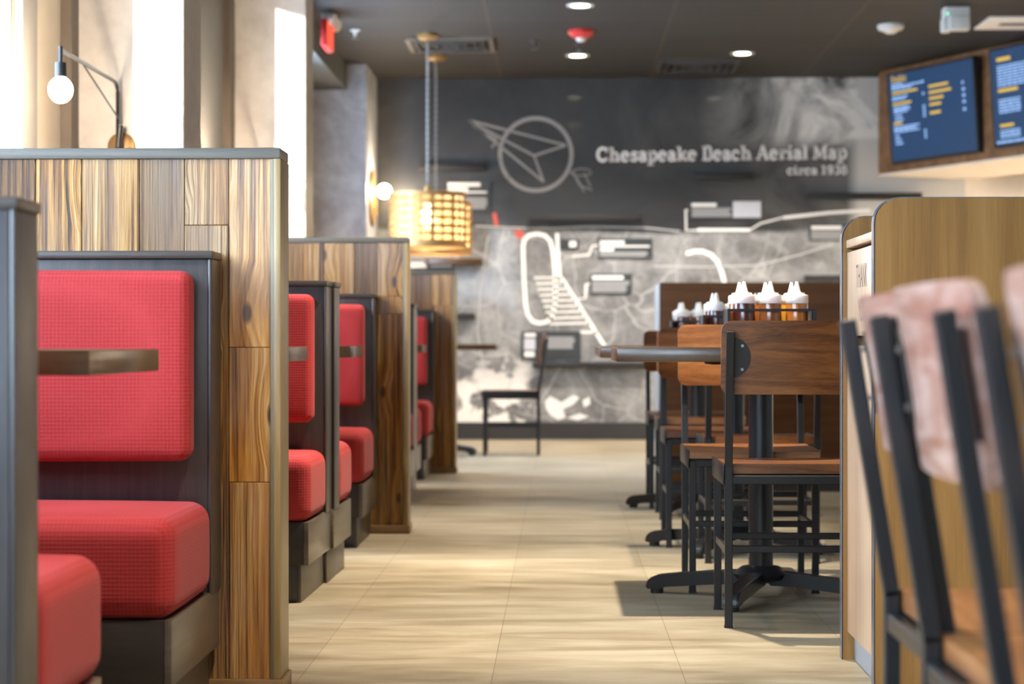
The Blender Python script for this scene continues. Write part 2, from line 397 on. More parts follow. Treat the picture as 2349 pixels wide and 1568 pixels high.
def tag(o, label=None, cat=None, group=None, kind=None):
    if label: o['label'] = label
    if cat: o['category'] = cat
    if group: o['group'] = group
    if kind: o['kind'] = kind
    return o
def thing(name, label, cat, loc=(0, 0, 0), rz=0, group=None):
    o = bpy.data.objects.new(name, None); col.objects.link(o); o.empty_display_size = .1
    o.location = loc; o.rotation_euler = (0, 0, rz); return tag(o, label, cat, group)
def struct(o, label, cat): return tag(o, label, cat, None, 'structure')
def copy_tree(o, parent=None):
    c = o.copy(); col.objects.link(c)
    if parent is not None: c.parent = parent
    for ch in list(o.children): copy_tree(ch, c)
    return c
def arc(cx, cy, rx, ry, a0, a1, n=14):
    return [(cx+rx*math.cos(R(a0+(a1-a0)*k/n)), cy+ry*math.sin(R(a0+(a1-a0)*k/n))) for k in range(n+1)]
def text_mesh(body, height, xs=1.0):
    "default-font letters as a flat mesh in x,y (scaled)"
    cu = bpy.data.curves.new('txt', 'FONT'); cu.body = body; cu.size = 1; cu.align_x = 'CENTER'
    o = bpy.data.objects.new('txt', cu); col.objects.link(o)
    dg = bpy.context.evaluated_depsgraph_get(); me = bpy.data.meshes.new_from_object(o.evaluated_get(dg))
    ys = [v.co.y for v in me.vertices] or [0, 1]; k = height/max(1e-6, max(ys)-min(ys)); y0 = min(ys)
    for v in me.vertices: v.co = (v.co.x*k*xs, (v.co.y-y0)*k, 0)
    bpy.data.objects.remove(o); bpy.data.curves.remove(cu); return me

# ------------------------------------------------------------------ the room
XL, XR, YF, YB, ZC = -1.92, 5.4, -3.0, 16.0, 2.90
o = MB().box(XL-.3, XR+.2, YF-.3, YB+.2, -.1, 0).build('floor', 'floor_tile', None, False); struct(o, 'pale tan stone-look tile floor with thin joints', 'floor')
o = MB().box(XL-.3, XR+.2, YF-.3, YB+.2, ZC, ZC+.12).build('ceiling', 'ceiling_tile', None, False); struct(o, 'dark charcoal tiled ceiling', 'ceiling')
o = MB().box(XL-.3, XR+.2, YB, YB+.2, 0, ZC).build('wall_back', 'cream_wall', None, False); struct(o, 'far end wall, cream beside the map mural', 'wall')
o = MB().box(XR, XR+.2, YF-.3, YB, 0, ZC).build('wall_right', 'cream_wall', None, False); struct(o, 'cream side wall beyond the counter', 'wall')
# left wall with tall windows between the columns
wins = [(6.03, 6.97), (9.78, 10.55), (12.2, 13.5), (-1.1, .6), (.7, 2.4), (2.85, 3.9)]
ZW0, ZW1 = .90, 2.86
w = MB(); y = YF-.3
for a, b in sorted(wins):
    w.box(XL-.05, XL, y, a, 0, ZC); w.box(XL-.05, XL, a, b, 0, ZW0); w.box(XL-.05, XL, a, b, ZW1, ZC); y = b
w.box(XL-.05, XL, y, YB, 0, ZC)
o = w.build('wall_left', 'plaster_wall', None, False); struct(o, 'cream window wall behind the booths', 'wall')
for i, (a, b) in enumerate(wins):
    f = MB()
    for yy in (a, b-.03): f.box(XL-.045, XL-.005, yy, yy+.03, ZW0, ZW1)
    for zz in (ZW0, ZW1-.05): f.box(XL-.045, XL-.005, a+.03, b-.03, zz, zz+.05)
    o = f.build('window_%d' % (i+1), 'window_frame', None, False)
    struct(o, 'tall dark-framed window in the left wall', 'window')
    g = MB().box(XL-.030, XL-.022, a+.03, b-.03, ZW0+.05, ZW1-.05).build('pane', 'frosted_glass' if i == 2 else 'window_glass', o, False)  # unseen third pane made translucent to keep direct sun off the mural
# window casings seen beside the columns
for k, (a, b, mt, d) in enumerate(((6.97, 7.17, 'window_frame', .03), (7.63, 7.75, 'frame_brown', .04), (10.55, 11.32, 'window_frame', .002), (11.34, 11.5, 'frame_brown', .04))):
    o = MB().box(XL, XL+d, a, b, 0, ZC).build('trim_%d' % (k+1), mt, None, False); struct(o, 'dark vertical casing of the side windows', 'trim')
# columns along the window wall
for k, (ya, yb) in enumerate(((7.75, 8.13), (11.50, 11.85), (15.14, 16.0))):
    o = MB().box(XL, -1.468, ya, yb, 0, ZC, .004).build('column', 'column_concrete' if k == 2 else 'column_plaster', None, False)
    struct(o, ('tall pale column behind the first high booth divider', 'bright column behind the second booth divider', 'grey plaster column at the far left corner')[k], 'column')
# soffit along the wall in front of the far column
o = MB().box(XL, -1.62, 11.86, 15.14, 2.70, ZC).build('soffit', 'soffit_paint', None, False); struct(o, 'dark green-grey soffit under the ceiling', 'soffit')
# wall behind the viewer with one window beside the window wall
f = MB(); wa, wb = XL+.03, -.75
f.box(XL-.05, wa, YF-.2, YF, 0, ZC); f.box(wb, XR+.2, YF-.2, YF, 0, ZC); f.box(wa, wb, YF-.2, YF, 0, .90); f.box(wa, wb, YF-.2, YF, 2.80, ZC)
o = f.build('wall_front', 'front_wall', None, False); struct(o, 'wall behind the viewer', 'wall')
o = MB().box(wa, wb, YF-.11, YF-.10, .90, 2.80).build('window_8', 'window_glass', None, False); struct(o, 'front window beside the window wall', 'window')
# unseen block added to keep the sun off the nearest windows
o = MB().box(-9.2, -5.55, -21.5, -20, -.1, 6.2).build('sun_blocker', 'front_wall', None, False); struct(o, 'unseen outdoor block added to shade the nearest windows', 'wall')
# baseboard of the far wall
o = MB().box(-1.468, 3.24, YB-.045, YB, 0, .137).build('baseboard_back', 'baseboard_paint', None, False); struct(o, 'black baseboard under the map mural', 'baseboard')

# ------------------------------------------------------------------ mural with its print
MY = YB-.012
def W(a, b, d): return Vector((a, -d, b))           # mural-plane coordinates
def mp_(px, py):
    p = at(px, py, MY); return (p.x, p.z)
mural = thing('wall_mural', 'grey aerial map mural with white title lettering covering the far wall', 'mural', (0, MY, 0))
MB().box(-1.466, 3.24, 0, .0115, .137, ZC-.002).build('mural_panel', 'mural_print', mural, False)
D0, D1 = .0004, .004
def mstroke(name, lines, wpx, mat, label=None):
    m = MB()
    for L in lines:
        closed = L[0] == 'c'; pts = L[1:] if closed else L
        m.stroke([mp_(*p) for p in pts], wpx*MY/F, W, D0, D1, closed)
    o = m.build(name, mat, mural, False)
    if label: o['label'] = label
    return o
# slab-serif letters: strokes on a grid, capital height 1, x-height .68
def gl(ch):
    Wd = .17; T = .10; S = []
    def st(*p, w=Wd): S.append((list(p), w))
    def stem(x, a=0, b=1, top=True, bot=True, ls=.13, rs=.13):
        st((x, a), (x, b))
        if bot: st((x-Wd/2-ls, a+T/2), (x+Wd/2+rs, a+T/2), w=T)
        if top: st((x-Wd/2-ls, b-T/2), (x+Wd/2, b-T/2), w=T)
    if ch == 'C':
        S.append((arc(.47, .5, .36, .44, 48, 312, 20), .17)); st((.80, .98), (.80, .64), w=.09); st((.80, .30), (.80, .12), w=.09); return S, .96
    if ch == 'c':
        S.append((arc(.34, .34, .25, .30, 40, 318, 18), .15)); st((.50, .62), (.56, .42), w=.15); return S, .68
    if ch == 'e':
        S.append((arc(.34, .34, .25, .30, 4, 318, 20), .15)); st((.10, .37), (.66, .37), w=.10); return S, .72
    if ch == 'h':
        stem(.24); stem(.66, 0, .42, False); S.append((arc(.45, .40, .21, .22, 180, 0, 10), .13)); return S, .90
    if ch == 's':
        S.append(([(.52, .52), (.44, .61), (.30, .63), (.18, .58), (.15, .48), (.24, .40), (.40, .33), (.50, .26), (.51, .15), (.42, .06), (.28, .04), (.16, .09), (.11, .18)], .13))
        st((.53, .66), (.53, .46), w=.08); st((.09, .22), (.09, .02), w=.08); return S, .64
    if ch == 'a':
        S.append((arc(.31, .47, .21, .16, 165, 10, 10), .14)); st((.50, .50), (.50, .10)); st((.50, .05), (.68, .05), w=.10)
        S.append((arc(.31, .20, .19, .17, 40, 330, 16), .14)); return S, .70
    if ch == 'p':
        stem(.24, -.30, .68, True, True); S.append((arc(.44, .34, .23, .30, 150, -150, 16), .14)); return S, .80
    if ch == 'k':
        stem(.24); st((.28, .26), (.62, .60), w=.12); st((.42, .40), (.70, .04), w=.16); st((.52, .63), (.78, .63), w=.10); st((.60, .05), (.88, .05), w=.10); return S, .86
    if ch == 'B':
        stem(.26, 0, 1, True, True, .13, .0); S.append(([(.26, .95)]+arc(.50, .735, .21, .215, 90, -90, 10)+[(.26, .52)], .13)); S.append(([(.26, .52)]+arc(.52, .285, .24, .235, 90, -90, 10)+[(.26, .05)], .14)); return S, .88
    if ch == 'A':
        st((.12, .05), (.45, .98), w=.10); st((.45, .98), (.80, .05), w=.18); st((.24, .33), (.66, .33), w=.09); st((-.02, .05), (.30, .05), w=.10); st((.60, .05), (.98, .05), w=.10); return S, .98
    if ch == 'r':
        stem(.24, 0, .68); S.append((arc(.46, .42, .20, .20, 180, 50, 8), .12)); st((.55, .60), (.58, .44), w=.15); return S, .66
    if ch == 'i':
        stem(.22, 0, .68); st((.14, .88), (.30, .88), w=.17); return S, .46
    if ch == 'l':
        stem(.22, 0, 1); return S, .46
    if ch == 'M':
        st((.18, 0), (.18, 1), w=.10); st((.92, 0), (.92, 1)); st((.20, .98), (.53, .12), w=.16); st((.53, .12), (.88, .98), w=.09)
        for x in (.18, .92): st((x-.2, .05), (x+.2, .05), w=.10)
        st((.02, .95), (.28, .95), w=.10); st((.85, .95), (1.12, .95), w=.10); return S, 1.16
    if ch == '1':
        stem(.30, 0, 1, True, True, .15, .15); return S, .62
    if ch == '9':
        S.append((arc(.36, .66, .22, .28, 0, 360, 20), .14)); S.append(([(.58, .66), (.57, .35), (.47, .12), (.32, .05), (.18, .12)], .14)); return S, .72
    if ch == '3':
        S.append((arc(.32, .75, .20, .20, 150, -90, 12), .14)); S.append((arc(.32, .30, .23, .25, 90, -150, 14), .15)); return S, .68
    if ch == '8':
        S.append((arc(.36, .75, .19, .20, 0, 360, 18), .13)); S.append((arc(.36, .29, .23, .25, 0, 360, 18), .14)); return S, .72
    return S, .34
def lettering(name, body, px0, px1, pyb, cap_px, slope=0., mat='map_white'):
    tot = sum(gl(c)[1] for c in body); k = (px1-px0)/tot; x = 0; m = MB()
    for c in body:
        S, wd = gl(c)
        for pts, w_ in S:
            m.stroke([mp_(px0+(x+a)*k, pyb-b*cap_px+slope*(x+a)*k) for a, b in pts], 1.3*w_*min(k, cap_px)*MY/F, W, D0, D1)
        x += wd
    return m.build(name, mat, mural, False)
lettering('title_lettering', 'Chesapeake Beach Aerial Map', 1368, 1944, 371, 33, -.012)['label'] = 'white serif title reading Chesapeake Beach Aerial Map'
lettering('date_lettering', 'circa 1938', 1805, 1944, 400, 20, -.006)['label'] = 'small white line reading circa 1938'
comp = mstroke('compass_emblem', [['c']+arc(1229, 354, 82, 83, 0, 354, 58)], 9, 'map_grey', 'grey ringed compass arrow')
mstroke('compass_arrow', [[(1075, 276), (1298, 333)], [(1075, 276), (1247, 417)], [(1298, 333), (1225, 357), (1247, 417)], [(1078, 279), (1225, 357)], [(1085, 288), (1140, 322), (1128, 338)]], 5, 'map_grey')
mstroke('compass_feathers', [arc(1335, 395, 22, 8, 0, 340, 12), [(1315, 400), (1330, 425), (1358, 436)], [(1322, 405), (1340, 440)], [(1340, 396), (1355, 428)], [(1304, 392), (1318, 402)]], 2.2, 'map_grey')
# racetrack oval and the railway with its sidings
ov = [(1200, 565), (1203, 549), (1214, 539), (1232, 536), (1250, 540), (1263, 553), (1268, 575), (1272, 610), (1275, 660), (1273, 700), (1266, 725), (1254, 738), (1238, 741), (1222, 737), (1211, 722), (1206, 700), (1202, 640)]
mstroke('racetrack_line', [['c']+ov], 9, 'map_white', 'thick white racetrack oval')
mstroke('railway_line', [[(1278, 535), (1281, 600), (1284, 632), (1300, 655), (1388, 795)]], 8, 'map_white', 'thick white railway line')
def rx(y): return 1284+(y-632)*(104/163)
mstroke('siding_lines', [[(1225+i*4.5, 637+i*13.2), (rx(637+i*13.2), 636+i*13)] for i in range(9)], 5, 'map_line')
mstroke('road_curve', [[(1574, 582), (1592, 576), (1612, 576), (1632, 584), (1646, 600), (1655, 622), (1662, 648)]], 9, 'map_white')
mstroke('pier_lines', [[(1797, 499), (1900, 488), (1996, 482)], [(1600, 527), (1720, 527)]], 7, 'map_white')
mstroke('leader_lines', [[(1612, 478), (1573, 482), (1574, 528), (1600, 528)], [(1375, 562), (1358, 564), (1352, 584), (1312, 588)], [(1355, 650), (1345, 652), (1343, 684), (1322, 686)], [(1720, 527), (1745, 512), (1800, 498)], [(1330, 775), (1330, 762), (1370, 762)]], 4, 'map_line')
mstroke('faint_roads', [[(1500, 610), (1620, 612), (1740, 608), (1830, 585), (1912, 560)], [(1090, 518), (1180, 522), (1260, 524), (1340, 520), (1480, 522), (1560, 530)], [(1120, 540), (1105, 640), (1095, 760), (1110, 850)]], 3.4, 'map_faint')
mstroke('panel_joint', [[(1167, 383), (1167, 522)]], 2.5, 'plaque_black')
mstroke('red_marker', [[(1134, 488), (1139, 518)]], 9, 'flag_red', 'tall red mark on the map'); mstroke('red_marker', [[(1183, 530), (1199, 543)]], 16, 'flag_red', 'square red mark on the map')
for pts in ([(1250, 920), (1262, 908), (1288, 922), (1316, 906), (1329, 912), (1314, 928), (1292, 938), (1297, 958), (1280, 963), (1262, 952), (1252, 936)], [(1336, 918), (1352, 910), (1354, 926), (1340, 934)], [(1300, 958), (1330, 948), (1352, 955), (1325, 964)]):
    MB().prism([mp_(*p) for p in pts], D0, D1, W).build('shore_patch', 'plaque_white', mural, False)
# framed captions mounted on the map
def plaque(pa, pb, bars, label, pic=None, fields=()):
    a, b = mp_(*pa), mp_(*pb)
    p = thing('caption_plaque', label, 'sign', ((a[0]+b[0])/2, MY, (a[1]+b[1])/2), group='caption plaques on the map mural')
    ox, oz = (a[0]+b[0])/2, (a[1]+b[1])/2
    loc = lambda x, z, d: Vector((x-ox, -d, z-oz))
    def rect(name, q, mat, d0, d1, m=None):
        c, d = mp_(q[0], q[1]), mp_(q[2], q[3])
        mm = MB().prism([(c[0], c[1]), (d[0], c[1]), (d[0], d[1]), (c[0], d[1])], d0, d1, loc)
        return mm.build(name, mat, p, False)
    rect('backing_board', (pa[0], pa[1], pb[0], pb[1]), 'plaque_black', 0, .016)
    for q in bars: rect('heading_strip', q, 'plaque_white', .016, .018)
    for q in fields:
        # a block of fine lines of unreadable print, as strips
        m = MB(); n = max(3, int((q[3]-q[1])/5)); rnd = random.Random(q[0])
        for i in range(n):
            y0 = q[1]+(q[3]-q[1])*i/n; y1 = y0+(q[3]-q[1])/n*.86
            c, d = mp_(q[0], y0), mp_(q[2]-rnd.random()*.12*(q[2]-q[0]), y1)
            m.prism([(c[0], c[1]), (d[0], c[1]), (d[0], d[1]), (c[0], d[1])], .016, .0175, loc)
        m.build('caption_text', 'plaque_grey', p, False)
    if pic: rect('picture', pic, 'plaque_picture', .016, .0185)
    return p
plaque((1023, 417), (1124, 487), [(1027, 419, 1102, 428), (1027, 430, 1074, 438), (1010+15, 439, 1117, 443)], 'dark caption plaque behind the pendant lamps with a pale torn picture', None, [(1070, 453, 1118, 480)])
plaque((1578, 461), (1747, 501), [(1586, 466, 1643, 474)], 'wide dark caption plaque with a white picture at its end, under the title', (1681, 462, 1745, 499), [(1587, 477, 1678, 498)])
plaque((1372, 547), (1496, 592), [(1376, 552, 1432, 561), (1376, 569, 1408, 576), (1376, 563, 1490, 567)], 'dark caption plaque between the oval and the road curve, upper of two', None, [(1376, 577, 1490, 589)])
plaque((1354, 628), (1449, 674), [(1358, 632, 1430, 641)], 'dark caption plaque beside the railway line, lower of two', None, [(1358, 644, 1444, 671)])
plaque((1284, 549), (1328, 571), [(1306, 553, 1322, 567)], 'tiny dark caption plaque next to the top of the railway line', None)
plaque((1196, 760), (1332, 824), [(1203, 764, 1229, 772), (1203, 806, 1226, 818)], 'dark caption plaque behind the far chair back', (1202, 776, 1228, 802), [(1256, 772, 1320, 800)])
plaque((1857, 514), (1990, 551), [(1860, 518, 1930, 526)], 'dark caption plaque partly hidden by the waste cabinet', None, [(1860, 529, 1985, 549)])
plaque((938, 598), (1042, 621), [(942, 601, 980, 614), (988, 604, 1036, 612)], 'caption plaque showing just over the farthest booth divider', None)
# slim black ledges
for k, (a, b, y0, y1, lb) in enumerate(((1215, 1469, 493, 507, 'long black ledge on the map above the white oval'), (1596, 1727, 398, 412, 'short black ledge under the map title'),
        (1850, 2113, 443, 457, 'long black ledge below the menu bulkhead'), (962, 1113, 376, 391, 'black ledge crossed by the pendant cords'),
        (1222, 1480, 830, 843, 'long black ledge low on the map behind the far chair'), (1845, 1990, 631, 645, 'black ledge running behind the waste cabinet'),
        (1030, 1089, 718, 731, 'short black ledge beside the farthest booth divider'), (975, 1106, 593, 607, 'ledge just under the lattice pendants'))):
    p, q = at(a, y0, YB-.06), at(b, y1, YB-.06)
    o = MB().box(p.x, q.x, YB-.10, YB-.0125, q.z, p.z, .003).build('wall_ledge', 'black_paint' if k != 7 else 'table_wood', None)
    tag(o, lb, 'ledge', 'slim ledges on the map mural')

# ------------------------------------------------------------------ bulkhead and menu screens
FA = Vector((2.506, 15.70, 0)); DD = Vector((.4274, -.904, 0)).normalized(); NN = Vector((-.904, -.4274, 0)).normalized()
def BK(s_, z, d): return FA+DD*s_+NN*d+Vector((0, 0, z))
bz0, bz1 = 2.085, ZC
Lb = 6.3
o = MB().prism([(0, bz0+.012), (Lb, bz0+.012), (Lb, bz1), (0, bz1)], 0, -.9, BK).build('bulkhead', 'bulkhead_wood', None, False)
struct(o, 'wood-clad bulkhead carrying the menu screens', 'bulkhead')
MB().prism([(0, bz0), (Lb, bz0), (Lb, bz0+.012), (0, bz0+.012)], -.002, -.9, BK).build('bulkhead_underside', 'soffit_white', o, False)
o = MB().box(3.24, XR, YB-.03, YB, 0, ZC).build('wall_cream', 'cream_wall', None, False); struct(o, 'cream wall beside the mural', 'wall')
def screen(s0, s1, z0, z1, label, rows, heads):
    sc = thing('menu_screen', label, 'screen', BK((s0+s1)/2, z0, 0), group='menu screens on the bulkhead')
    o0 = sc.location.copy(); H = z1-z0; Wd = s1-s0
    def P(u, v_, d):   # tilted forward a little
        return BK(s0+u*Wd, z0+v_*H, .04+.05*v_+d)-o0
    MB().prism([(0, 0), (1, 0), (1, 1), (0, 1)], 0, -.045, P).build('screen_case', 'black_paint', sc, False)
    MB().prism([(.018, .025), (.982, .025), (.982, .975), (.018, .975)], .0005, .002, P).build('display', 'screen_blue', sc, False)
    m = MB()
    for u, v_, w_, h_ in heads: m.prism([(u, v_), (u+w_, v_), (u+w_, v_+h_), (u, v_+h_)], .003, .004, P)
    m.build('heading_rows', 'screen_yellow', sc, False)
    m = MB(); rnd = random.Random(3)
    for u, v_, w_, h_ in rows:
        x = u
        while x < u+w_-.004:
            ww = min(rnd.uniform(.018, .055), u+w_-x)
            m.prism([(x, v_), (x+ww, v_), (x+ww, v_+h_), (x, v_+h_)], .003, .004, P); x += ww+.008
    m.build('text_rows', 'screen_pale', sc, False)
    return sc, P
rows = [(.06, .855, .13, .018), (.06, .83, .36, .018), (.06, .805, .24, .018), (.06, .715, .18, .018), (.06, .69, .15, .018), (.07, .60, .18, .018), (.07, .575, .2, .018), (.07, .55, .16, .018), (.08, .505, .08, .02), (.08, .465, .10, .02),
        (.06, .385, .30, .018), (.06, .36, .26, .018), (.06, .335, .30, .016), (.07, .285, .05, .02), (.07, .245, .07, .02), (.07, .205, .09, .02)]
rows += [(.415, v_, .022, .025) for v_ in (.83, .70, .565, .53, .495, .46, .30, .265, .23)] + [(.86, v_, .03, .028) for v_ in (.735, .665, .60, .535, .455)]
heads = [(.06, .76, .30, .022), (.06, .64, .22, .022), (.06, .425, .10, .024), (.49, .76, .22, .026), (.49, .695, .25, .026), (.49, .63, .16, .026), (.49, .565, .13, .026), (.49, .475, .12, .028)]
sc1, P1 = screen(.237, 1.327, 2.155, 2.848, 'blue menu screen headed Breakfast, next to the map wall', rows, heads)
me = text_mesh('Breakfast', .058, .62); m = MB(); m.bm.from_mesh(me); bpy.data.meshes.remove(me)
xs_ = [v.co.x for v in m.bm.verts]; x0 = min(xs_)
for v in m.bm.verts: v.co = P1(.065+(v.co.x-x0)/1.09, .885+v.co.y/.693, .005)
m.build('menu_heading', 'screen_yellow', sc1, False)['label'] = 'yellow heading reading Breakfast'
rows2 = [(.08, .80-.028*i, .30 if i % 3 else .40, .016) for i in range(8)]+[(.08, .46-.03*i, .22, .018) for i in range(5)]+[(.08, .15-.03*i, .2, .018) for i in range(3)]+[(.5, .8-.05*i, .3, .02) for i in range(12)]+[(.04, .04, .8, .022)]
screen(1.50, 2.59, 2.165, 2.868, 'blue menu screen cut off by the picture edge', rows2, [(.08, .86, .14, .035), (.08, .55, .2, .03), (.08, .20, .14, .028), (.5, .86, .2, .03), (.5, .3, .2, .03)])

# ------------------------------------------------------------------ ceiling fixtures
def ceil_at(px, py): 
    u = (px-CX)/F; v = (HOR-py)/F; t = (ZC-EYE)/v
    return Vector(((-sT+u*cT)*t, (cT+u*sT)*t, ZC))
def downlight(x, y, power, label, spot=84, colr=(1, .85, .65), r=.03):
    d = thing('recessed_downlight', label, 'ceiling light', (x, y, ZC), group='recessed downlights in the dark ceiling')
    MB().lathe([(.058, .002), (.058, -.004), (.085, -.006), (.088, -.001), (.088, .002)], n=28).build('trim_ring', 'white_plastic', d)
    MB().lathe([(.0, -.0035), (.058, -.003), (.058, .001), (0, .001)], n=24).build('lens', 'downlight_lens', d)
    L = bpy.data.lights.new('downlight', 'SPOT'); L.energy = power; L.color = colr; L.spot_size = R(spot); L.spot_blend = .6; L.shadow_soft_size = r
    lo = bpy.data.objects.new('downlight_lamp', L); col.objects.link(lo); lo.parent = d; lo.location = (0, 0, -.02)
    return d
DL = 38
for (px, py, lb) in ((1331, 12, 'lit recessed downlight at the top edge, above the red alarm'), (1325, 127, 'lit recessed downlight directly behind the red alarm'), (1703, 122, 'small lit downlight behind the second ceiling vent')):
    p = ceil_at(px, py); downlight(p.x, p.y, DL if py < 50 else 190, lb, 120, (1, .9, .78))
for (x, y, e) in ((.13, 10.4, DL), (.13, 6.06, 520), (.13, 3.1, 240), (.13, 1.5, DL), (1.35, 8.6, 60), (-1.1, 5.6, 45), (-1.1, 9.5, 45), (-1.1, 3.0, 45), (-.18, 8.05, 262)):
    downlight(x, y, e, 'recessed downlight further forward in the ceiling', 64 if e > 250 else 84)
for s_q in (1.2, 2.6):  # unseen lamps added to brighten the cream wall and the underside
    pq = BK(s_q, 2.084, -.62); dq = downlight(pq.x, pq.y, 260, 'unseen downlight added under the menu bulkhead to brighten the cream wall', 175); dq.location.z = 2.084
# round fire alarm, detectors, sprinklers
p = ceil_at(1333, 70)
a_ = thing('fire_alarm', 'red ceiling fire alarm with a white strobe', 'alarm', p)
MB().lathe([(0, 0), (.088, 0), (.09, -.018), (.075, -.035), (.05, -.05), (0, -.052)], n=28).build('red_base', 'red_plastic', a_)
MB().lathe([(0, -.052), (.034, -.052), (.034, -.066), (.022, -.076), (0, -.078)], n=20).build('strobe_lens', 'white_plastic', a_)
p = ceil_at(2043, 57); o = MB().lathe([(0, 0), (.086, 0), (.088, -.022), (.078, -.034), (.045, -.046), (.03, -.058), (0, -.06)], n=28).build('smoke_detector', 'white_plastic', None)
o.location = p; tag(o, 'round white smoke detector left of the twin emergency light', 'smoke detector')
for px, py, lb in ((1328, 106, 'small dark sprinkler head under the red alarm'), (815, 75, 'small pale sprinkler head near the exit sign'), (1226, 100, 'dark sprinkler head between the vent and the red alarm')):
    p = ceil_at(px, py-6)
    s_ = thing('sprinkler_head', lb, 'sprinkler', p, group='sprinkler heads in the ceiling')
    MB().lathe([(0, 0), (.035, 0), (.035, -.006), (.012, -.012), (.012, -.04), (0, -.04)], n=18).build('escutcheon', 'white_plastic' if px == 815 else 'vent_slat', s_)
    MB().lathe([(0, -.055), (.02, -.055), (.02, -.058), (0, -.058)], n=14).cyl((.008, 0, -.038), (.008, 0, -.056), .002, n=6).cyl((-.008, 0, -.038), (-.008, 0, -.056), .002, n=6).build('deflector', 'bolt_metal', s_)
# emergency light
p = ceil_at(2190, 18)
e_ = thing('emergency_light', 'boxy white emergency light with a green indicator by the menu screens', 'emergency light', p)
MB().box(-.075, .085, -.06, .06, -.075, 0, .008).build('housing', 'white_plastic', e_)
MB().box(-.05, .08, -.095, -.02, -.155, -.062, .012).build('lamp_head', 'white_plastic', e_)
MB().box(-.09, -.03, -.07, .02, -.16, -.07, .012).build('side_head', 'white_plastic', e_)
MB().sph((-.058, -.060, -.045), .006).build('indicator', 'led_green', e_)
# linear diffuser
p, q = ceil_at(2235, 64), ceil_at(2350, 38)
l_ = thing('linear_diffuser', 'pale slot diffuser in the ceiling beside the emergency light', 'vent', (p.x, (p.y+q.y)/2, ZC))
MB().box(0, 1.6, -.24, .24, -.012, .001, .003).build('diffuser_plate', 'soffit_white', l_); MB().box(.12, .62, -.04, .06, -.014, -.0118).build('slot', 'vent_slat', l_)
# square air vents
for k, (pa, pb, lb) in enumerate((((940, 85), (1125, 113), 'square black air vent behind the pendant canopies'), ((1515, 136), (1680, 160), 'square black air vent near the mural top'))):
    a, b = ceil_at(*pa), ceil_at(*pb); cx, cy = (a.x+b.x)/2, (a.y+b.y)/2
    v_ = thing('air_vent', lb, 'vent', (cx, cy, ZC), group='square ceiling air vents')
    h = .29
    m = MB()
    for s_ in (-1, 1): m.box(s_*h-.015, s_*h+.015, -h-.015, h+.015, -.022, 0); m.box(-h+.015, h-.015, s_*h-.015, s_*h+.015, -.022, 0)
    m.build('vent_frame', 'frame_brown' if k == 0 else 'vent_slat', v_, False); MB().box(-h+.015, h-.015, -h+.015, h-.015, -.004, 0).build('duct', 'vent_black', v_, False)
    for s_ in (.235, .17, .105, .045):
        m = MB()
        for t_ in (-1, 1): m.box(t_*s_-.006, t_*s_+.006, -s_, s_, -.028, -.008); m.box(-s_, s_, t_*s_-.006, t_*s_+.006, -.028, -.008)
        m.build('louvre_ring', 'vent_slat', v_, False)
# exit sign seen nearly edge-on
ex = thing('exit_sign', 'hanging red EXIT sign seen almost edge-on beside the dark soffit', 'exit sign', (-1.50, 12.82, ZC))
MB().box(-.02, .02, -.17, .17, -.23, -.06, .006).build('sign_case', 'red_plastic', ex)
MB().box(.0202, .024, -.165, .165, -.225, -.065).build('sign_face', 'sign_panel', ex, False)
me = text_mesh('EXIT', .115, .85); m = MB(); m.bm.from_mesh(me); bpy.data.meshes.remove(me)
for v in m.bm.verts: v.co = Vector((.0252, v.co.x, -.203+v.co.y))
m.build('exit_lettering', 'sign_red', ex, False)
MB().box(-.03, .03, -.05, .05, -.06, 0, .008).build('mount', 'white_plastic', ex)
for s_ in (-1, 1): MB().lathe([(0, 0), (.035, .0), (.045, .035), (.04, .05), (0, .052)], (.02, s_*.11, -.05), 18, (1, -.4, -.35)).build('lamp_head', 'cap_white', ex)

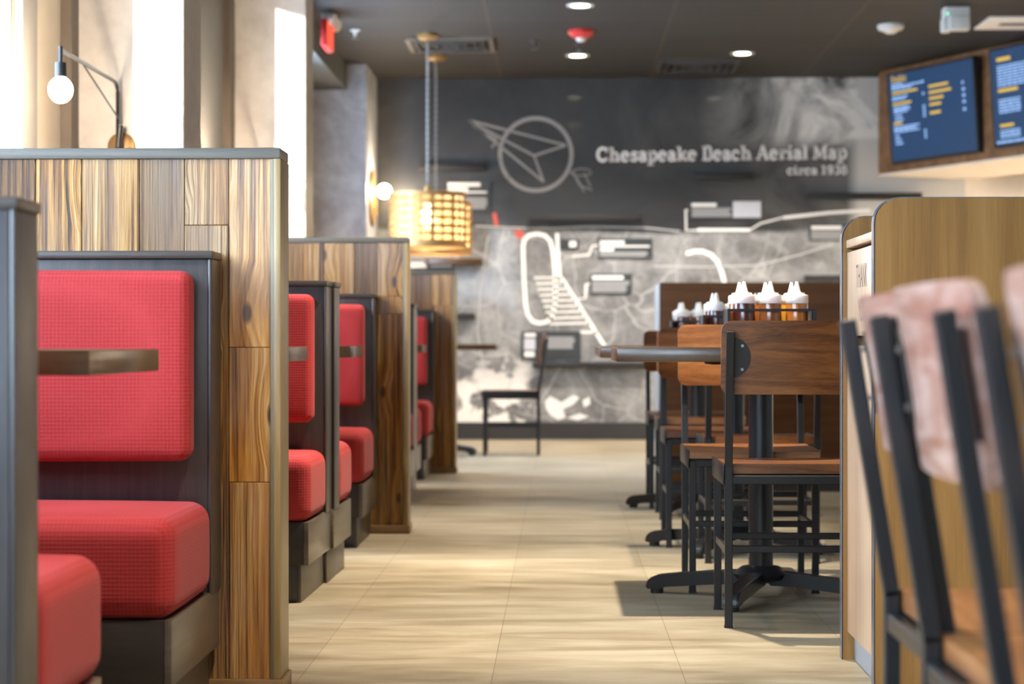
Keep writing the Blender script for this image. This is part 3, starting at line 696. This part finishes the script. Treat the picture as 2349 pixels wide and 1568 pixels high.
# ------------------------------------------------------------------ booth dividers
XE = -.618
def divider(y0, label, fixed=None, seed=1, xl=XL):
    T = .125; rnd = random.Random(seed)
    p = thing('booth_divider', label, 'booth divider', (XE, y0, 0), group='high reclaimed-wood booth dividers')
    Ht = 1.205; X0 = xl+.004-XE
    MB().box(X0, -.012, .014, T-.014, 0, Ht-.01).build('core_panel', 'espresso', p, False)
    for side in (0, 1):
        m = MB(); tones = []
        x = -.019; k = 0
        while x > X0+.01:
            w = fixed[k][0] if (fixed and k < len(fixed) and side == 0) else rnd.uniform(.085, .125)
            js = fixed[k][1] if (fixed and k < len(fixed) and side == 0) else sorted(rnd.uniform(.15, 1.1) for _ in range(rnd.choice((1, 1, 2))))
            x1 = max(X0, x-w); zs = [.03]+list(js)+[Ht-.02]
            for za, zb in zip(zs, zs[1:]):
                d = rnd.uniform(0, .004); n0 = len(m.bm.faces)
                if side == 0: m.box(x1+.0006, x-.0006, .003+d, .016, za+.0005, zb-.0005, .0012, None, 1)
                else: m.box(x1+.0006, x-.0006, T-.016, T-.003-d, za+.0005, zb-.0005, .0012, None, 1)
                tones += [rnd.random()]*(len(m.bm.faces)-n0)
            x = x1; k += 1
        o = m.build('plank_cladding', 'reclaimed_planks', p, False)
        at_ = o.data.attributes.new('tone', 'FLOAT', 'FACE')
        for i, t_ in enumerate(tones): at_.data[i].value = t_
    m = MB()
    m.box(-.019, 0, -.004, .010, .034, Ht-.0245, .002); m.box(-.019, 0, T-.010, T+.004, .034, Ht-.0245, .002)
    m.build('edge_trim', 'trim_wood', p)
    MB().box(-.012, .004, -.0042, T+.0042, .034, Ht-.024, .002).build('end_strip', 'lit_trim', p)
    MB().box(X0, .003, -.004, T+.004, Ht-.024, Ht, .003).build('top_cap', 'cap_wood', p)
    m = MB(); m.box(X0, .010, -.010, .004, 0, .034, .002); m.box(-.006, .010, .004, T-.004, 0, .034, .002); m.box(X0, .010, T-.004, T+.010, 0, .034, .002)
    m.build('base_trim', 'base_trim_wood', p)
    return p
divider(4.378, 'weathered plank booth divider nearest the viewer, behind the big red bench', [(.093, [.467, .765]), (.098, [1.035]), (.101, []), (.128, [.3]), (.102, [.6])], 5)
divider(8.08, 'second weathered plank booth divider along the aisle', None, 11, -1.466)
divider(11.82, 'farthest weathered plank booth divider, in front of the map mural', None, 23, -1.466)

# ------------------------------------------------------------------ booth benches
def bench(y0, s, D, x0, label, rot=0., xl=XL+.02):
    "back at y0; s=-1 seats face the viewer, +1 face away"
    L = x0-xl; Tp = .115
    b = thing('booth_bench', label, 'booth bench', (x0, y0, 0), rot, 'red upholstered booth benches')
    Y = lambda a, c: (min(s*a, s*c), max(s*a, s*c))
    MB().box(-L, -.004, *Y(.001, Tp), .235, .955, .003).build('back_panel', 'espresso', b)
    MB().box(-.0042, .004, *Y(.001, Tp+.004), .235, .955, .003).build('end_board', 'espresso', b)
    MB().box(-L, .007, *Y(.0005, Tp+.010), .955, .972, .003).build('back_cap', 'espresso_cap', b)
    MB().cushion(-L+.01, -.030, *Y(Tp+.001, Tp+.075), .526, .927, .026, (0, .014, .003), 20).build('back_cushion', 'red_fabric', b, True, 80)
    MB().cushion(-L+.01, .004, *Y(Tp+.002, D), .240, .437, .040, (.004, .006, .010), 20).build('seat_cushion', 'red_fabric', b, True, 80)
    MB().box(-L, -.014, *Y(.001, D-.009), .112, .240, .002).build('seat_base', 'espresso_front', b)
    MB().box(-.0138, .001, *Y(.001, D-.008), .112, .240, .0015).build('end_panel', 'espresso_lit', b)
    MB().box(-L, -.032, *Y(.004, D-.013), 0, .112, .002).build('toe_kick', 'toe_kick', b)
    MB().box(-.0318, -.022, *Y(.004, D-.012), 0, .112, .0015).build('kick_end', 'kick_lit', b)
    return b
bench(4.364, -1, .55, -.748, 'red booth bench nearest the viewer, facing us, against the first plank divider')
bench(2.66, 1, .525, -.735, 'booth bench turned away at the picture edge, dark end and red seat corner showing')
bench(6.40, -1, .49, -.738, 'red booth bench facing us just past the first divider, back to back with another', R(-1.2))
bench(6.405, 1, .45, -.728, 'booth bench turned away, showing only a red seat corner past its dark back', R(-1.2))
bench(8.066, -1, .55, -.745, 'red booth bench facing us against the second plank divider', 0, -1.455)
bench(10.10, -1, .49, -.735, 'red booth bench facing us just past the second divider')
bench(10.105, 1, .45, -.735, 'far booth bench turned away behind the dark bench end', 0)
bench(11.806, -1, .55, -.745, 'red booth bench facing us against the farthest divider', 0, -1.455)
# booth tables
def pedestal(t, x, y, H, rot=.42, arm=.36):
    MB().lathe([(.0, .06), (.075, .06), (.085, .075), (.06, .095), (.0375, .10), (.0375, H-.008), (.0, H-.008)], (x, y, 0), 28).build('column', 'black_steel', t)
    for k in range(4):
        a = rot+k*PI/2
        prof = [(.03, .088), (arm-.10, .066), (arm-.035, .058), (arm-.012, .048), (arm, .030), (arm, .014), (arm-.05, .014), (arm-.06, .026), (.10, .040), (.03, .040)]
        m = MB(); f = lambda r_, z_, d: Vector((x+math.cos(a)*r_-math.sin(a)*d, y+math.sin(a)*r_+math.cos(a)*d, z_))
        m.prism(prof, -.024, .024, f)
        es = [e for e in m.bm.edges]; bmesh.ops.bevel(m.bm, geom=es, offset=.004, segments=2, affect='EDGES')
        arm_o = m.build('base_arm', 'black_steel', t)
        c = f(arm-.03, 0, 0); MB().cyl((c.x, c.y, 0), (c.x, c.y, .0155), .02, n=16).build('foot_glide', 'black_paint', arm_o)
    MB().box(x-.16, x+.16, y-.16, y+.16, H-.010, H-.0005, .002).build('mounting_plate', 'black_paint', t)
def table(x0, x1, y0, y1, label, top=.762, th=.042, rot=-.49, px=None, group='dark wood dining tables', mat='table_wood', arm=.36):
    t = thing('dining_table', label, 'table', ((x0+x1)/2, (y0+y1)/2, 0), 0, group)
    hx, hy = (x1-x0)/2, (y1-y0)/2
    MB().box(-hx, hx, -hy, hy, top-th, top, .003).build('table_top', mat, t)
    pedestal(t, 0 if px is None else px-(x0+x1)/2, 0, top-th, rot, arm)
    return t
for y0, y1, xe, lb in ((3.14, 3.69, -.745, 'booth table in front of the nearest red bench, its end showing'), (5.32, 5.875, -.745, 'booth table tip beside the second red bench'),
                       (7.02, 7.47, -.738, 'booth table tip in front of the bench on the second divider'), (10.75, 11.10, -.74, 'booth table tip at the farthest divider')):
    table(XL+.01, xe, y0, y1, lb, .764, .041, PI/4, None, 'booth tables', 'table_wood', min(.30, (y1-y0)*.6))

# ------------------------------------------------------------------ dining chairs
def make_chair(bmat='walnut'):
    smat = 'walnut_light' if bmat == 'walnut_glare' else bmat
    c = thing('dining_chair', 'x', 'chair', (0, 0, 0), 0, 'school-style wood and black steel dining chairs')
    tw = .021; hx = .19; yr, yf = -.185, .185; sz = .418
    def back_y(z): return yr-.060*max(0, (z-.44))/.37
    for s in (-1, 1):
        m = MB(); m.bar((s*hx, yr, .004), (s*hx, yr, .445), tw); m.bar((s*hx, yr, .436), (s*hx, back_y(.806), .806), tw, tw, .002, (0, 1, 0))
        m.box(s*hx-.012, s*hx+.012, yr-.012, yr+.012, 0, .006)
        m.build('rear_leg', 'black_steel', c)
        m = MB(); m.bar((s*hx, yf, .004), (s*hx, yf, .41), tw); m.box(s*hx-.012, s*hx+.012, yf-.012, yf+.012, 0, .006)
        m.build('front_leg', 'black_steel', c)
    m = MB()
    m.bar((-hx, yr, .402), (hx, yr, .402), .016, .024); m.bar((-hx, yf, .402), (hx, yf, .402), .016, .024)
    for s in (-1, 1):
        m.bar((s*hx, yr, .402), (s*hx, yf, .402), .016, .024)
        m.box(s*.2035-.0015, s*.2035+.0015, yr-.004, yf+.022, .388, .444, .001)
    m.build('seat_frame', 'black_steel', c)
    for (p, q) in (((-hx, yr, .214), (hx, yr, .214)), ((-hx, yf, .214), (hx, yf, .214)), ((-hx, yr, .205), (-hx, yf, .205)), ((hx, yr, .205), (hx, yf, .205))):
        MB().bar(p, q, .015, .019).build('stretcher', 'black_steel', c)
    # dished wooden seat
    m = MB(); nx, ny = 14, 14; g = {}
    for k in (0, 1):
        for i in range(nx+1):
            for j in range(ny+1):
                u, v = i/nx*2-1, j/ny*2-1
                dish = -.007*(1-u*u)*(1-v*v)-.006*max(0, v-.6)/.4
                g[k, i, j] = m.bm.verts.new((u*.2005, -.172+(v+1)/2*.385, (.445+dish) if k else sz))
    for i in range(nx):
        for j in range(ny):
            m.bm.faces.new((g[1, i, j], g[1, i+1, j], g[1, i+1, j+1], g[1, i, j+1])); m.bm.faces.new((g[0, i, j], g[0, i, j+1], g[0, i+1, j+1], g[0, i+1, j]))
    for i in range(nx):
        for j in (0, ny): m.bm.faces.new((g[0, i, j], g[0, i+1, j], g[1, i+1, j], g[1, i, j]))
    for j in range(ny):
        for i in (0, nx): m.bm.faces.new((g[0, i, j], g[0, i, j+1], g[1, i, j+1], g[1, i, j]))
    m.build('seat', smat, c, True, 40)
    # curved back board with rounded corners
    Wb, Hb, rb, zc = .212, .100, .028, .735
    xs = [-Wb+rb*(1-math.cos(R(a))) for a in (0, 18, 36, 54, 72, 90)]+[-Wb+rb+(2*(Wb-rb))*k/14 for k in range(1, 14)]+[Wb-rb*(1-math.cos(R(a))) for a in (90, 72, 54, 36, 18, 0)]
    m = MB(); g = {}; nz = 6
    for k in (0, 1):
        for i, x in enumerate(xs):
            e = max(0, abs(x)-(Wb-rb)); hz = Hb-rb+math.sqrt(max(0, rb*rb-e*e))
            for j in range(nz+1):
                z = zc+hz*(j/nz*2-1); y = back_y(z)+.0115+(.0145 if k else 0)+.016*(x/Wb)**2-.004
                g[k, i, j] = m.bm.verts.new((x, y, z))
    n = len(xs)
    for i in range(n-1):
        for j in range(nz):
            m.bm.faces.new((g[1, i, j], g[1, i+1, j], g[1, i+1, j+1], g[1, i, j+1])); m.bm.faces.new((g[0, i, j], g[0, i, j+1], g[0, i+1, j+1], g[0, i+1, j]))
        for j in (0, nz): m.bm.faces.new((g[0, i, j], g[0, i+1, j], g[1, i+1, j], g[1, i, j]))
    for j in range(nz):
        for i in (0, n-1): m.bm.faces.new((g[0, i, j], g[0, i, j+1], g[1, i, j+1], g[1, i, j]))
    bk = m.build('backrest', bmat, c, True, 40)
    for s in (-1, 1):
        m = MB(); poly = [(s*(hx-.006), zc+.055)]+[(s*(hx-.006-.050*math.cos(R(a))), zc+.055*math.sin(R(a))) for a in range(75, -76, -15)]+[(s*(hx-.006), zc-.055)]
        m.prism(poly, 0, .003, lambda a, b, d: Vector((a, back_y(b)+.0075+.016*(a/Wb)**2-.0035+d, b)))
        pl = m.build('bracket_plate', 'black_steel', bk, False)
        m = MB()
        for dz in (-.032, .032): m.cyl((s*(hx-.034), back_y(zc+dz)+.008, zc+dz), (s*(hx-.034), back_y(zc+dz)+.0145, zc+dz), .0042, n=10)
        m.build('screws', 'bolt_metal', pl)
    return c
protos = {}
def chair(x, y, rz, label, mat='walnut'):
    if mat not in protos:
        protos[mat] = c = make_chair(mat)
    else: c = copy_tree(protos[mat])
    c.location = (x, y, 0); c.rotation_euler = (0, 0, rz); c['label'] = label
    return c
# reference: rear post centre -> chair centre is +.185 along its facing
chair(.651, 5.438+.185, 0, 'dining chair with its back to us at the near table, before the sauce bottles')
chair(.603, 6.56-.185, PI, 'orange-brown dining chair facing us at the near dining table', 'walnut_light')
chair(.714, 7.02+.185, 0, 'dining chair with its back to us at the middle dining table, mostly hidden')
chair(.606, 7.93-.185, PI, 'dark dining chair facing us at the middle dining table')
chair(.640, 8.75+.185, 0, 'dining chair with its back to us at the farthest dining table', 'walnut_light')
chair(.623, 9.72-.185, PI, 'farthest dark dining chair facing us in the row before the brown half wall')
# blurred chairs at the right edge face the counter side
chair(.385+.06+.185, 2.488, -PI/2, 'blurred dining chair beside the waste cabinet, its back towards the aisle', 'walnut_glare')
chair(.361+.06+.185, 2.074, -PI/2, 'blurred dining chair between the waste cabinet chair and the cropped one', 'walnut_glare')
chair(.357+.06+.185, 1.49, -PI/2, 'blurred dining chair cut off by the picture edge', 'walnut_glare')
# chairs under the pendant lamps
chair(-.14-.19, 13.9, PI/2, 'dark chair side-on before the map mural, under the pendant lamps')

# ------------------------------------------------------------------ dining tables on the right and by the mural
table(.166, 1.07, 5.76, 6.39, 'dining table nearest us on the right, under the closest sauce caddy', .762, .042, -.35, .613)
table(.149, 1.10, 7.19, 7.76, 'middle dining table on the right, its tip just past the near table', .762, .042, -.49, .655)
table(.17, 1.09, 8.92, 9.55, 'farthest dining table on the right, before the brown half wall', .762, .042, -.49, .640)
table(-1.36, -.43, 13.55, 14.2, 'far dark table under the pendant lamps', .765, .040, -.49)

# ------------------------------------------------------------------ sauce caddies
def squeeze(loc, sauce, label):
    b = thing('sauce_bottle', label, 'bottle', loc, 0, 'squeeze bottles in the table caddies')
    MB().lathe([(0, 0), (.031, 0), (.0335, .004), (.0335, .122), (.032, .128), (0, .129)], n=24).build('bottle_body', sauce, b)
    MB().lathe([(.0335, .1265), (.0345, .128), (.0345, .148), (.033, .152), (.025, .1535), (.0235, .159), (.0135, .160), (.011, .164), (.0050, .190), (.0042, .193), (0, .193)], n=24).build('nozzle_cap', 'cap_white', b)
    return b
SA = ('sauce_ketchup', 'sauce_brown', 'sauce_orange')
WD = {'sauce_ketchup': 'dark red', 'sauce_brown': 'brown', 'sauce_orange': 'orange', 'sauce_yellow': 'yellow'}
def caddy(cx, y, z, where):
    c = thing('sauce_caddy', 'black wire caddy of squeeze bottles on the '+where, 'caddy', (cx, y, z), 0, 'black sauce caddies on the dining tables')
    hx, hy = .130, .082
    MB().box(-hx, hx, -hy, hy, 0.0005, .006, .001).build('tray', 'black_paint', c)
    m = MB()
    for s in (-1, 1): m.box(-hx, hx, s*hy-.002, s*hy+.002, .108, .116); m.box(s*hx-.002, s*hx+.002, -hy, hy, .060, .116)
    m.build('upper_band', 'black_paint', c, False)
    for sx in (-1, 1):
        for sy in (-1, 1): MB().box(sx*hx-.004, sx*hx+.004, sy*hy-.004, sy*hy+.004, .004, .116).build('upright', 'black_paint', c, False)
    for j, sy in enumerate((-1, 1)):
        for i in range(3):
            sc_ = SA[i] if j == 0 else ('sauce_brown', 'sauce_orange', 'sauce_yellow')[i]
            squeeze((cx+(-.08+.08*i)-.007*j, y+sy*.038, z+.0062), sc_, '%s squeeze bottle in the %s row of the caddy on the %s' % (WD[sc_], ('front', 'back')[j], where))
caddy(.642, 6.11, .762, 'near dining table')
caddy(.665, 7.47, .762, 'middle dining table')
caddy(.648, 9.23, .762, 'farthest dining table')

# ------------------------------------------------------------------ waste cabinet on the right
wx0, wy0, wy1 = .693, 4.40, 4.925
st = thing('waste_cabinet', 'tall wood-grain waste cabinet with a THANK YOU flap and rounded side panels', 'cabinet', (wx0, wy0, 0))
wxx = .95
def side_profile(Hh, r=.055):
    return [(0, 0), (wxx, 0), (wxx, Hh), (r, Hh)]+[(r-r*math.sin(R(a)), Hh-r+r*math.cos(R(a))) for a in range(15, 90, 15)]+[(0, Hh-r)]
for k, (ya, yb, Hh) in enumerate(((0, .028, 1.094), (wy1-wy0-.028, wy1-wy0, 1.084))):
    pr = side_profile(Hh)
    sp_ = MB().prism([(a+.002, b) for a, b in pr], ya, yb, lambda a, b, d: Vector((a, d, b))).build('side_panel', 'laminate_walnut', st, False)
    # dark edge banding along the front edge, corner and top
    path = [(0, .0)]+[(0, Hh-.055)]+[(.055-.055*math.sin(R(a)), Hh-.055+.055*math.cos(R(a))) for a in range(75, -1, -15)]+[(wxx, Hh)]
    m = MB()
    for (a0, b0), (a1, b1) in zip(path, path[1:]):
        nx_, nz_ = -(b1-b0), (a1-a0); l_ = math.hypot(nx_, nz_); nx_, nz_ = nx_/l_*.002, nz_/l_*.002
        m.prism([(a0, b0), (a1, b1), (a1+nx_, b1+nz_), (a0+nx_, b0+nz_)], ya-.0005, yb+.0005, lambda a, b, d: Vector((a, d, b)))
    m.build('edge_band', 'edge_band', sp_, False)
yi0, yi1 = .0285, wy1-wy0-.0285
MB().box(.05, wxx-.01, yi0, yi1, .06, 1.0).build('carcass', 'espresso', st, False)
MB().box(.010, wxx-.01, yi0, yi1, 1.006, 1.026, .002).build('cabinet_top', 'laminate_lit', st)
fl = MB().box(.012, .032, yi0+.002, yi1-.002, .792, .996, .002).build('flap_door', 'laminate_lit', st)
for line, z_, hgt in (('THANK', .905, .055), ('YOU', .825, .052)):
    me = text_mesh(line, hgt, .62); m = MB(); m.bm.from_mesh(me); bpy.data.meshes.remove(me); mid = (yi0+yi1)/2
    for v in m.bm.verts: v.co = Vector((.0116, mid-v.co.x, z_+v.co.y))
    m.build('thank_lettering' if line == 'THANK' else 'you_lettering', 'engraving', fl, False)
MB().box(.012, .032, yi0+.002, yi1-.002, .068, .768, .002).build('lower_door', 'laminate_lit', st)
MB().box(.030, wxx-.02, yi0, yi1, 0, .06).build('toe_kick', 'grey_kick', st, False)
# brown half wall behind the dining tables
hw = thing('half_wall', 'brown wood half wall behind the row of dining chairs', 'partition', (.52, 10.40, 0))
MB().box(.004, 2.0, 0, .5, .05, 1.089, .003).build('wood_body', 'screen_wood', hw)
MB().box(0, .006, 0, .5, .05, 1.089, .002).build('lit_end', 'grey_kick', hw)  # light on the wall's end, put in as a grey face
MB().box(.03, 2.0, .02, .48, 0, .05).build('plinth', 'espresso', hw, False)

# ------------------------------------------------------------------ lamps
# pendants: perforated drums
def pendant(px, pyc, label):
    p = ceil_at(px, pyc)
    r, z0, z1 = .268, 1.435, 1.80
    t = thing('pendant_lamp', label, 'pendant lamp', (p.x, p.y, ZC), 0, 'perforated drum pendants')
    MB().lathe([(0, 0), (.075, 0), (.075, -.02), (.06, -.032), (.012, -.036), (.012, -.05), (0, -.05)], n=24).build('canopy', 'warm_brass', t)
    # twisted chain-like cord
    m = MB(); zt, zb = -.05, z1+.06-ZC; n = 60
    for ph in (0, PI): m.tube([(.0055*math.cos(ph+k*1.15), .0055*math.sin(ph+k*1.15), zt+(zb-zt)*k/n) for k in range(n+1)], .0062, 6)
    m.build('cord', 'cord_grey', t)
    MB().lathe([(0, z1-ZC+.065), (.018, z1-ZC+.06), (.032, z1-ZC+.01), (.03, z1-ZC-.02), (.02, z1-ZC-.07), (0, z1-ZC-.07)], n=20).build('socket_cap', 'warm_brass', t)
    # drum: cells on a cylinder, holes left open in rows and columns of unequal width
    m = MB(); rows = [0, .10, .135, .20, .235, .30, .36, .415, .45, .53, .565, .615, .66, .72, .755, .83, .90, 1.0]
    hole_rows = {1, 3, 5, 7, 9, 11, 13, 15}
    rows = [0]; hr = set()
    for gap in (.10, .075, .05, .075, .055, .085, .05, .085, .055, .075, .05, .075, .055): rows.append(rows[-1]+gap)
    rows = [z/rows[-1] for z in rows]; hr = {1, 3, 5, 7, 9, 11}
    ncol = 22; angs = []
    for k in range(ncol):
        a0 = 2*PI*k/ncol; bar = .10 if k % 2 else .055
        angs += [a0, a0+bar]
    angs_n = len(angs); V = {}
    sub = []
    for i in range(angs_n):
        a0 = angs[i]; a1 = angs[(i+1) % angs_n]+(2*PI if i == angs_n-1 else 0)
        sub.append((a0, a1, i % 2 == 1))
    H = z1-z0
    for a0, a1, hole_col in sub:
        for k in range(len(rows)-1):
            if hole_col and k in hr: continue
            za, zb_ = z0+H*rows[k]-ZC, z0+H*rows[k+1]-ZC; ns = 3 if hole_col else 1
            for q in range(ns):
                b0, b1 = a0+(a1-a0)*q/ns, a0+(a1-a0)*(q+1)/ns
                P_ = lambda a, z, rr: Vector((rr*math.cos(a), rr*math.sin(a), z))
                vs = [m.bm.verts.new(P_(a, z, rr)) for rr in (r, r-.004) for a, z in ((b0, za), (b1, za), (b1, zb_), (b0, zb_))]
                for f in ((0, 1, 2, 3), (7, 6, 5, 4), (0, 4, 5, 1), (1, 5, 6, 2), (2, 6, 7, 3), (3, 7, 4, 0)): m.bm.faces.new([vs[i_] for i_ in f])
    bmesh.ops.remove_doubles(m.bm, verts=m.bm.verts, dist=.0002)
    m.build('drum_shade', 'warm_brass', t, False)
    for z in (z0, z1): MB().lathe([(r+.003, z-ZC-.005), (r+.003, z-ZC+.005), (r-.006, z-ZC+.005), (r-.006, z-ZC-.005), (r+.003, z-ZC-.005)], n=40).build('rim_ring', 'warm_brass', t)
    m = MB()
    for k in range(3):
        a = 2*PI*k/3+.3; m.cyl((0, 0, z1-ZC), (r*math.cos(a), r*math.sin(a), z1-ZC), .004, n=8)
    m.build('spider_arm', 'warm_brass', t)
    MB().lathe([(r-.022, z0-ZC+.01), (r-.022, z1-ZC-.01)], n=40).build('inner_diffuser', 'diffuser', t)
    MB().sph((0, 0, z0+.20-ZC), .055, (1, 1, 1.2), 20).lathe([(0, z0+.27-ZC), (.02, z0+.27-ZC), (.02, z0+.30-ZC), (0, z0+.30-ZC)], n=14).build('bulb', 'pendant_bulb', t)
    L = bpy.data.lights.new('pendant_light', 'POINT'); L.energy = 9; L.color = (1, .68, .36); L.shadow_soft_size = .06
    lo = bpy.data.objects.new('pendant_glow_lamp', L); col.objects.link(lo); lo.parent = t; lo.location = (0, 0, z0+.10-ZC)
tt = NT('diffuser'); d1 = tt.add('ShaderNodeBsdfTranslucent'); d1.inputs['Color'].default_value = (.85, .68, .42, 1); tr_ = tt.add('ShaderNodeBsdfTransparent'); mx = tt.add('ShaderNodeMixShader')
mx.inputs[0].default_value = .55; tt.link(d1.outputs[0], mx.inputs[2]); tt.link(tr_.outputs[0], mx.inputs[1]); tt.link(mx.outputs[0], tt.n['Material Output'].inputs['Surface']); M['diffuser'] = tt.m
pendant(981, 79, 'perforated brass drum pendant on the longer cord, nearer of two')
pendant(1000, 128, 'perforated brass drum pendant just behind the first one')
# swing-arm sconce on the first column
def swing_lamp(y_face, label, energy):
    sp = at(279, 336, 7.745); dy = y_face-7.75
    s_ = thing('swing_arm_lamp', label, 'wall lamp', (sp.x, y_face, sp.z), 0, 'swing-arm lamps on the columns')
    def q(px, py, Y): v = at(px, py, Y); return Vector((v.x-sp.x, v.y-7.75, v.z-sp.z))
    MB().lathe([(0, 0), (.054, 0), (.054, .010), (.046, .016), (0, .018)], (0, 0, 0), 32, (0, -1, 0)).build('wall_plate', 'warm_brass', s_)
    a0 = Vector((-.005, -.05, -.02)); a1 = q(270, 190, 7.70); tip = q(139, 114, 6.85)
    MB().cyl((0, -.016, 0), (0, -.05, 0), .010, n=14).cyl(a0+Vector((0, 0, -.02)), q(276, 287, 7.70), .013, n=16).build('pivot', 'black_steel', s_)
    mid = a1+(a0-a1)*.14; mid2 = a1+(tip-a1)*.08
    MB().tube([a0, mid]+[mid*(1-t_)**2+a1*2*t_*(1-t_)+mid2*t_**2 for t_ in (.25, .5, .75)]+[mid2, tip], .0075, 10).build('arm', 'black_steel', s_)
    MB().cyl(q(186, 140, 7.15), q(272, 272, 7.69), .0035, n=8).build('brace_rod', 'black_steel', s_)
    ht = tip+Vector((0, 0, -.045)); hb = q(139, 177, 6.85)
    MB().cyl(tip+Vector((0, 0, .012)), ht, .008, n=10).cyl(ht, hb, .021, n=20).build('socket', 'black_steel', s_)
    bc = q(139, 206, 6.85)
    MB().sph(bc, .042, (1, 1, 1.1), 20).build('bulb', 'bulb_glow', s_)
    point('bulb_lamp', s_, bc, energy, r=.045)
def point(name, parent, loc, e, c=(1, .83, .62), r=.05):
    L = bpy.data.lights.new(name, 'POINT'); L.energy = e; L.color = c; L.shadow_soft_size = r
    o = bpy.data.objects.new(name, L); col.objects.link(o); o.parent = parent; o.location = loc; return o
swing_lamp(7.75, 'black swing-arm wall lamp with a glowing bare bulb above the nearest divider', 420)
swing_lamp(11.50, 'swing-arm wall lamp on the second bright column, hidden behind the nearest divider', 520)
# round sconce on the far column
sp = at(858, 455, 15.5)
s2 = thing('round_sconce', 'round brass sconce with a glowing globe on the side of the far column', 'wall lamp', (-1.468, 15.5, sp.z))
MB().lathe([(0, 0), (.20, 0), (.22, .012), (.21, .02), (.05, .03), (0, .03)], (0, 0, 0), 40, (1, 0, 0)).build('backplate', 'warm_brass', s2)
MB().cyl((.03, 0, 0), (.09, 0, .03), .012, n=12).cyl((.03, 0, 0), (.04, 0, -.12), .010, n=10).build('stem', 'warm_brass', s2)
MB().sph((.105, -.02, .055), .055, (1, 1, 1), 20).build('globe_bulb', 'bulb_glow', s2)
point('globe_lamp', s2, (.18, -.02, .055), 22)

# ------------------------------------------------------------------ daylight
w_ = bpy.data.worlds.new('sky'); scene.world = w_; w_.use_nodes = True
bg = w_.node_tree.nodes['Background']; bg.inputs['Color'].default_value = (.68, .82, 1.0, 1); bg.inputs['Strength'].default_value = 18.5
def portal(loc, rot, sx_, sy_):
    L = bpy.data.lights.new('window_daylight', 'AREA'); L.shape = 'RECTANGLE'; L.size = sx_; L.size_y = sy_; L.cycles.is_portal = True
    o = bpy.data.objects.new('window_daylight', L); col.objects.link(o); o.location = loc; o.rotation_euler = rot
portal(((wa+wb)/2, YF-.25, 1.85), (PI/2, 0, 0), wb-wa, 1.9)
for a, b in wins: portal((XL-.25, (a+b)/2, (ZW0+ZW1)/2), (PI/2, 0, -PI/2), b-a, ZW1-ZW0)
L = bpy.data.lights.new('sun', 'SUN'); L.energy = 14; L.color = (1, .93, .82); L.angle = R(.6)
so = bpy.data.objects.new('sun', L); col.objects.link(so)
dv = Vector((.29, 1, -.09)).normalized(); so.rotation_euler = dv.to_track_quat('-Z', 'Y').to_euler(); so.location = (-8, -6, 5)

scene.render.engine = 'CYCLES'
scene.cycles.use_denoising = True
scene.cycles.max_bounces = 8; scene.cycles.diffuse_bounces = 4; scene.cycles.glossy_bounces = 4; scene.cycles.transparent_max_bounces = 12
scene.cycles.sample_clamp_indirect = 8; scene.cycles.caustics_reflective = False; scene.cycles.caustics_refractive = False
vs = scene.view_settings
vs.view_transform = 'Standard'; vs.look = 'None'; vs.exposure = 0.5; vs.gamma = 1; vs.use_curve_mapping = False
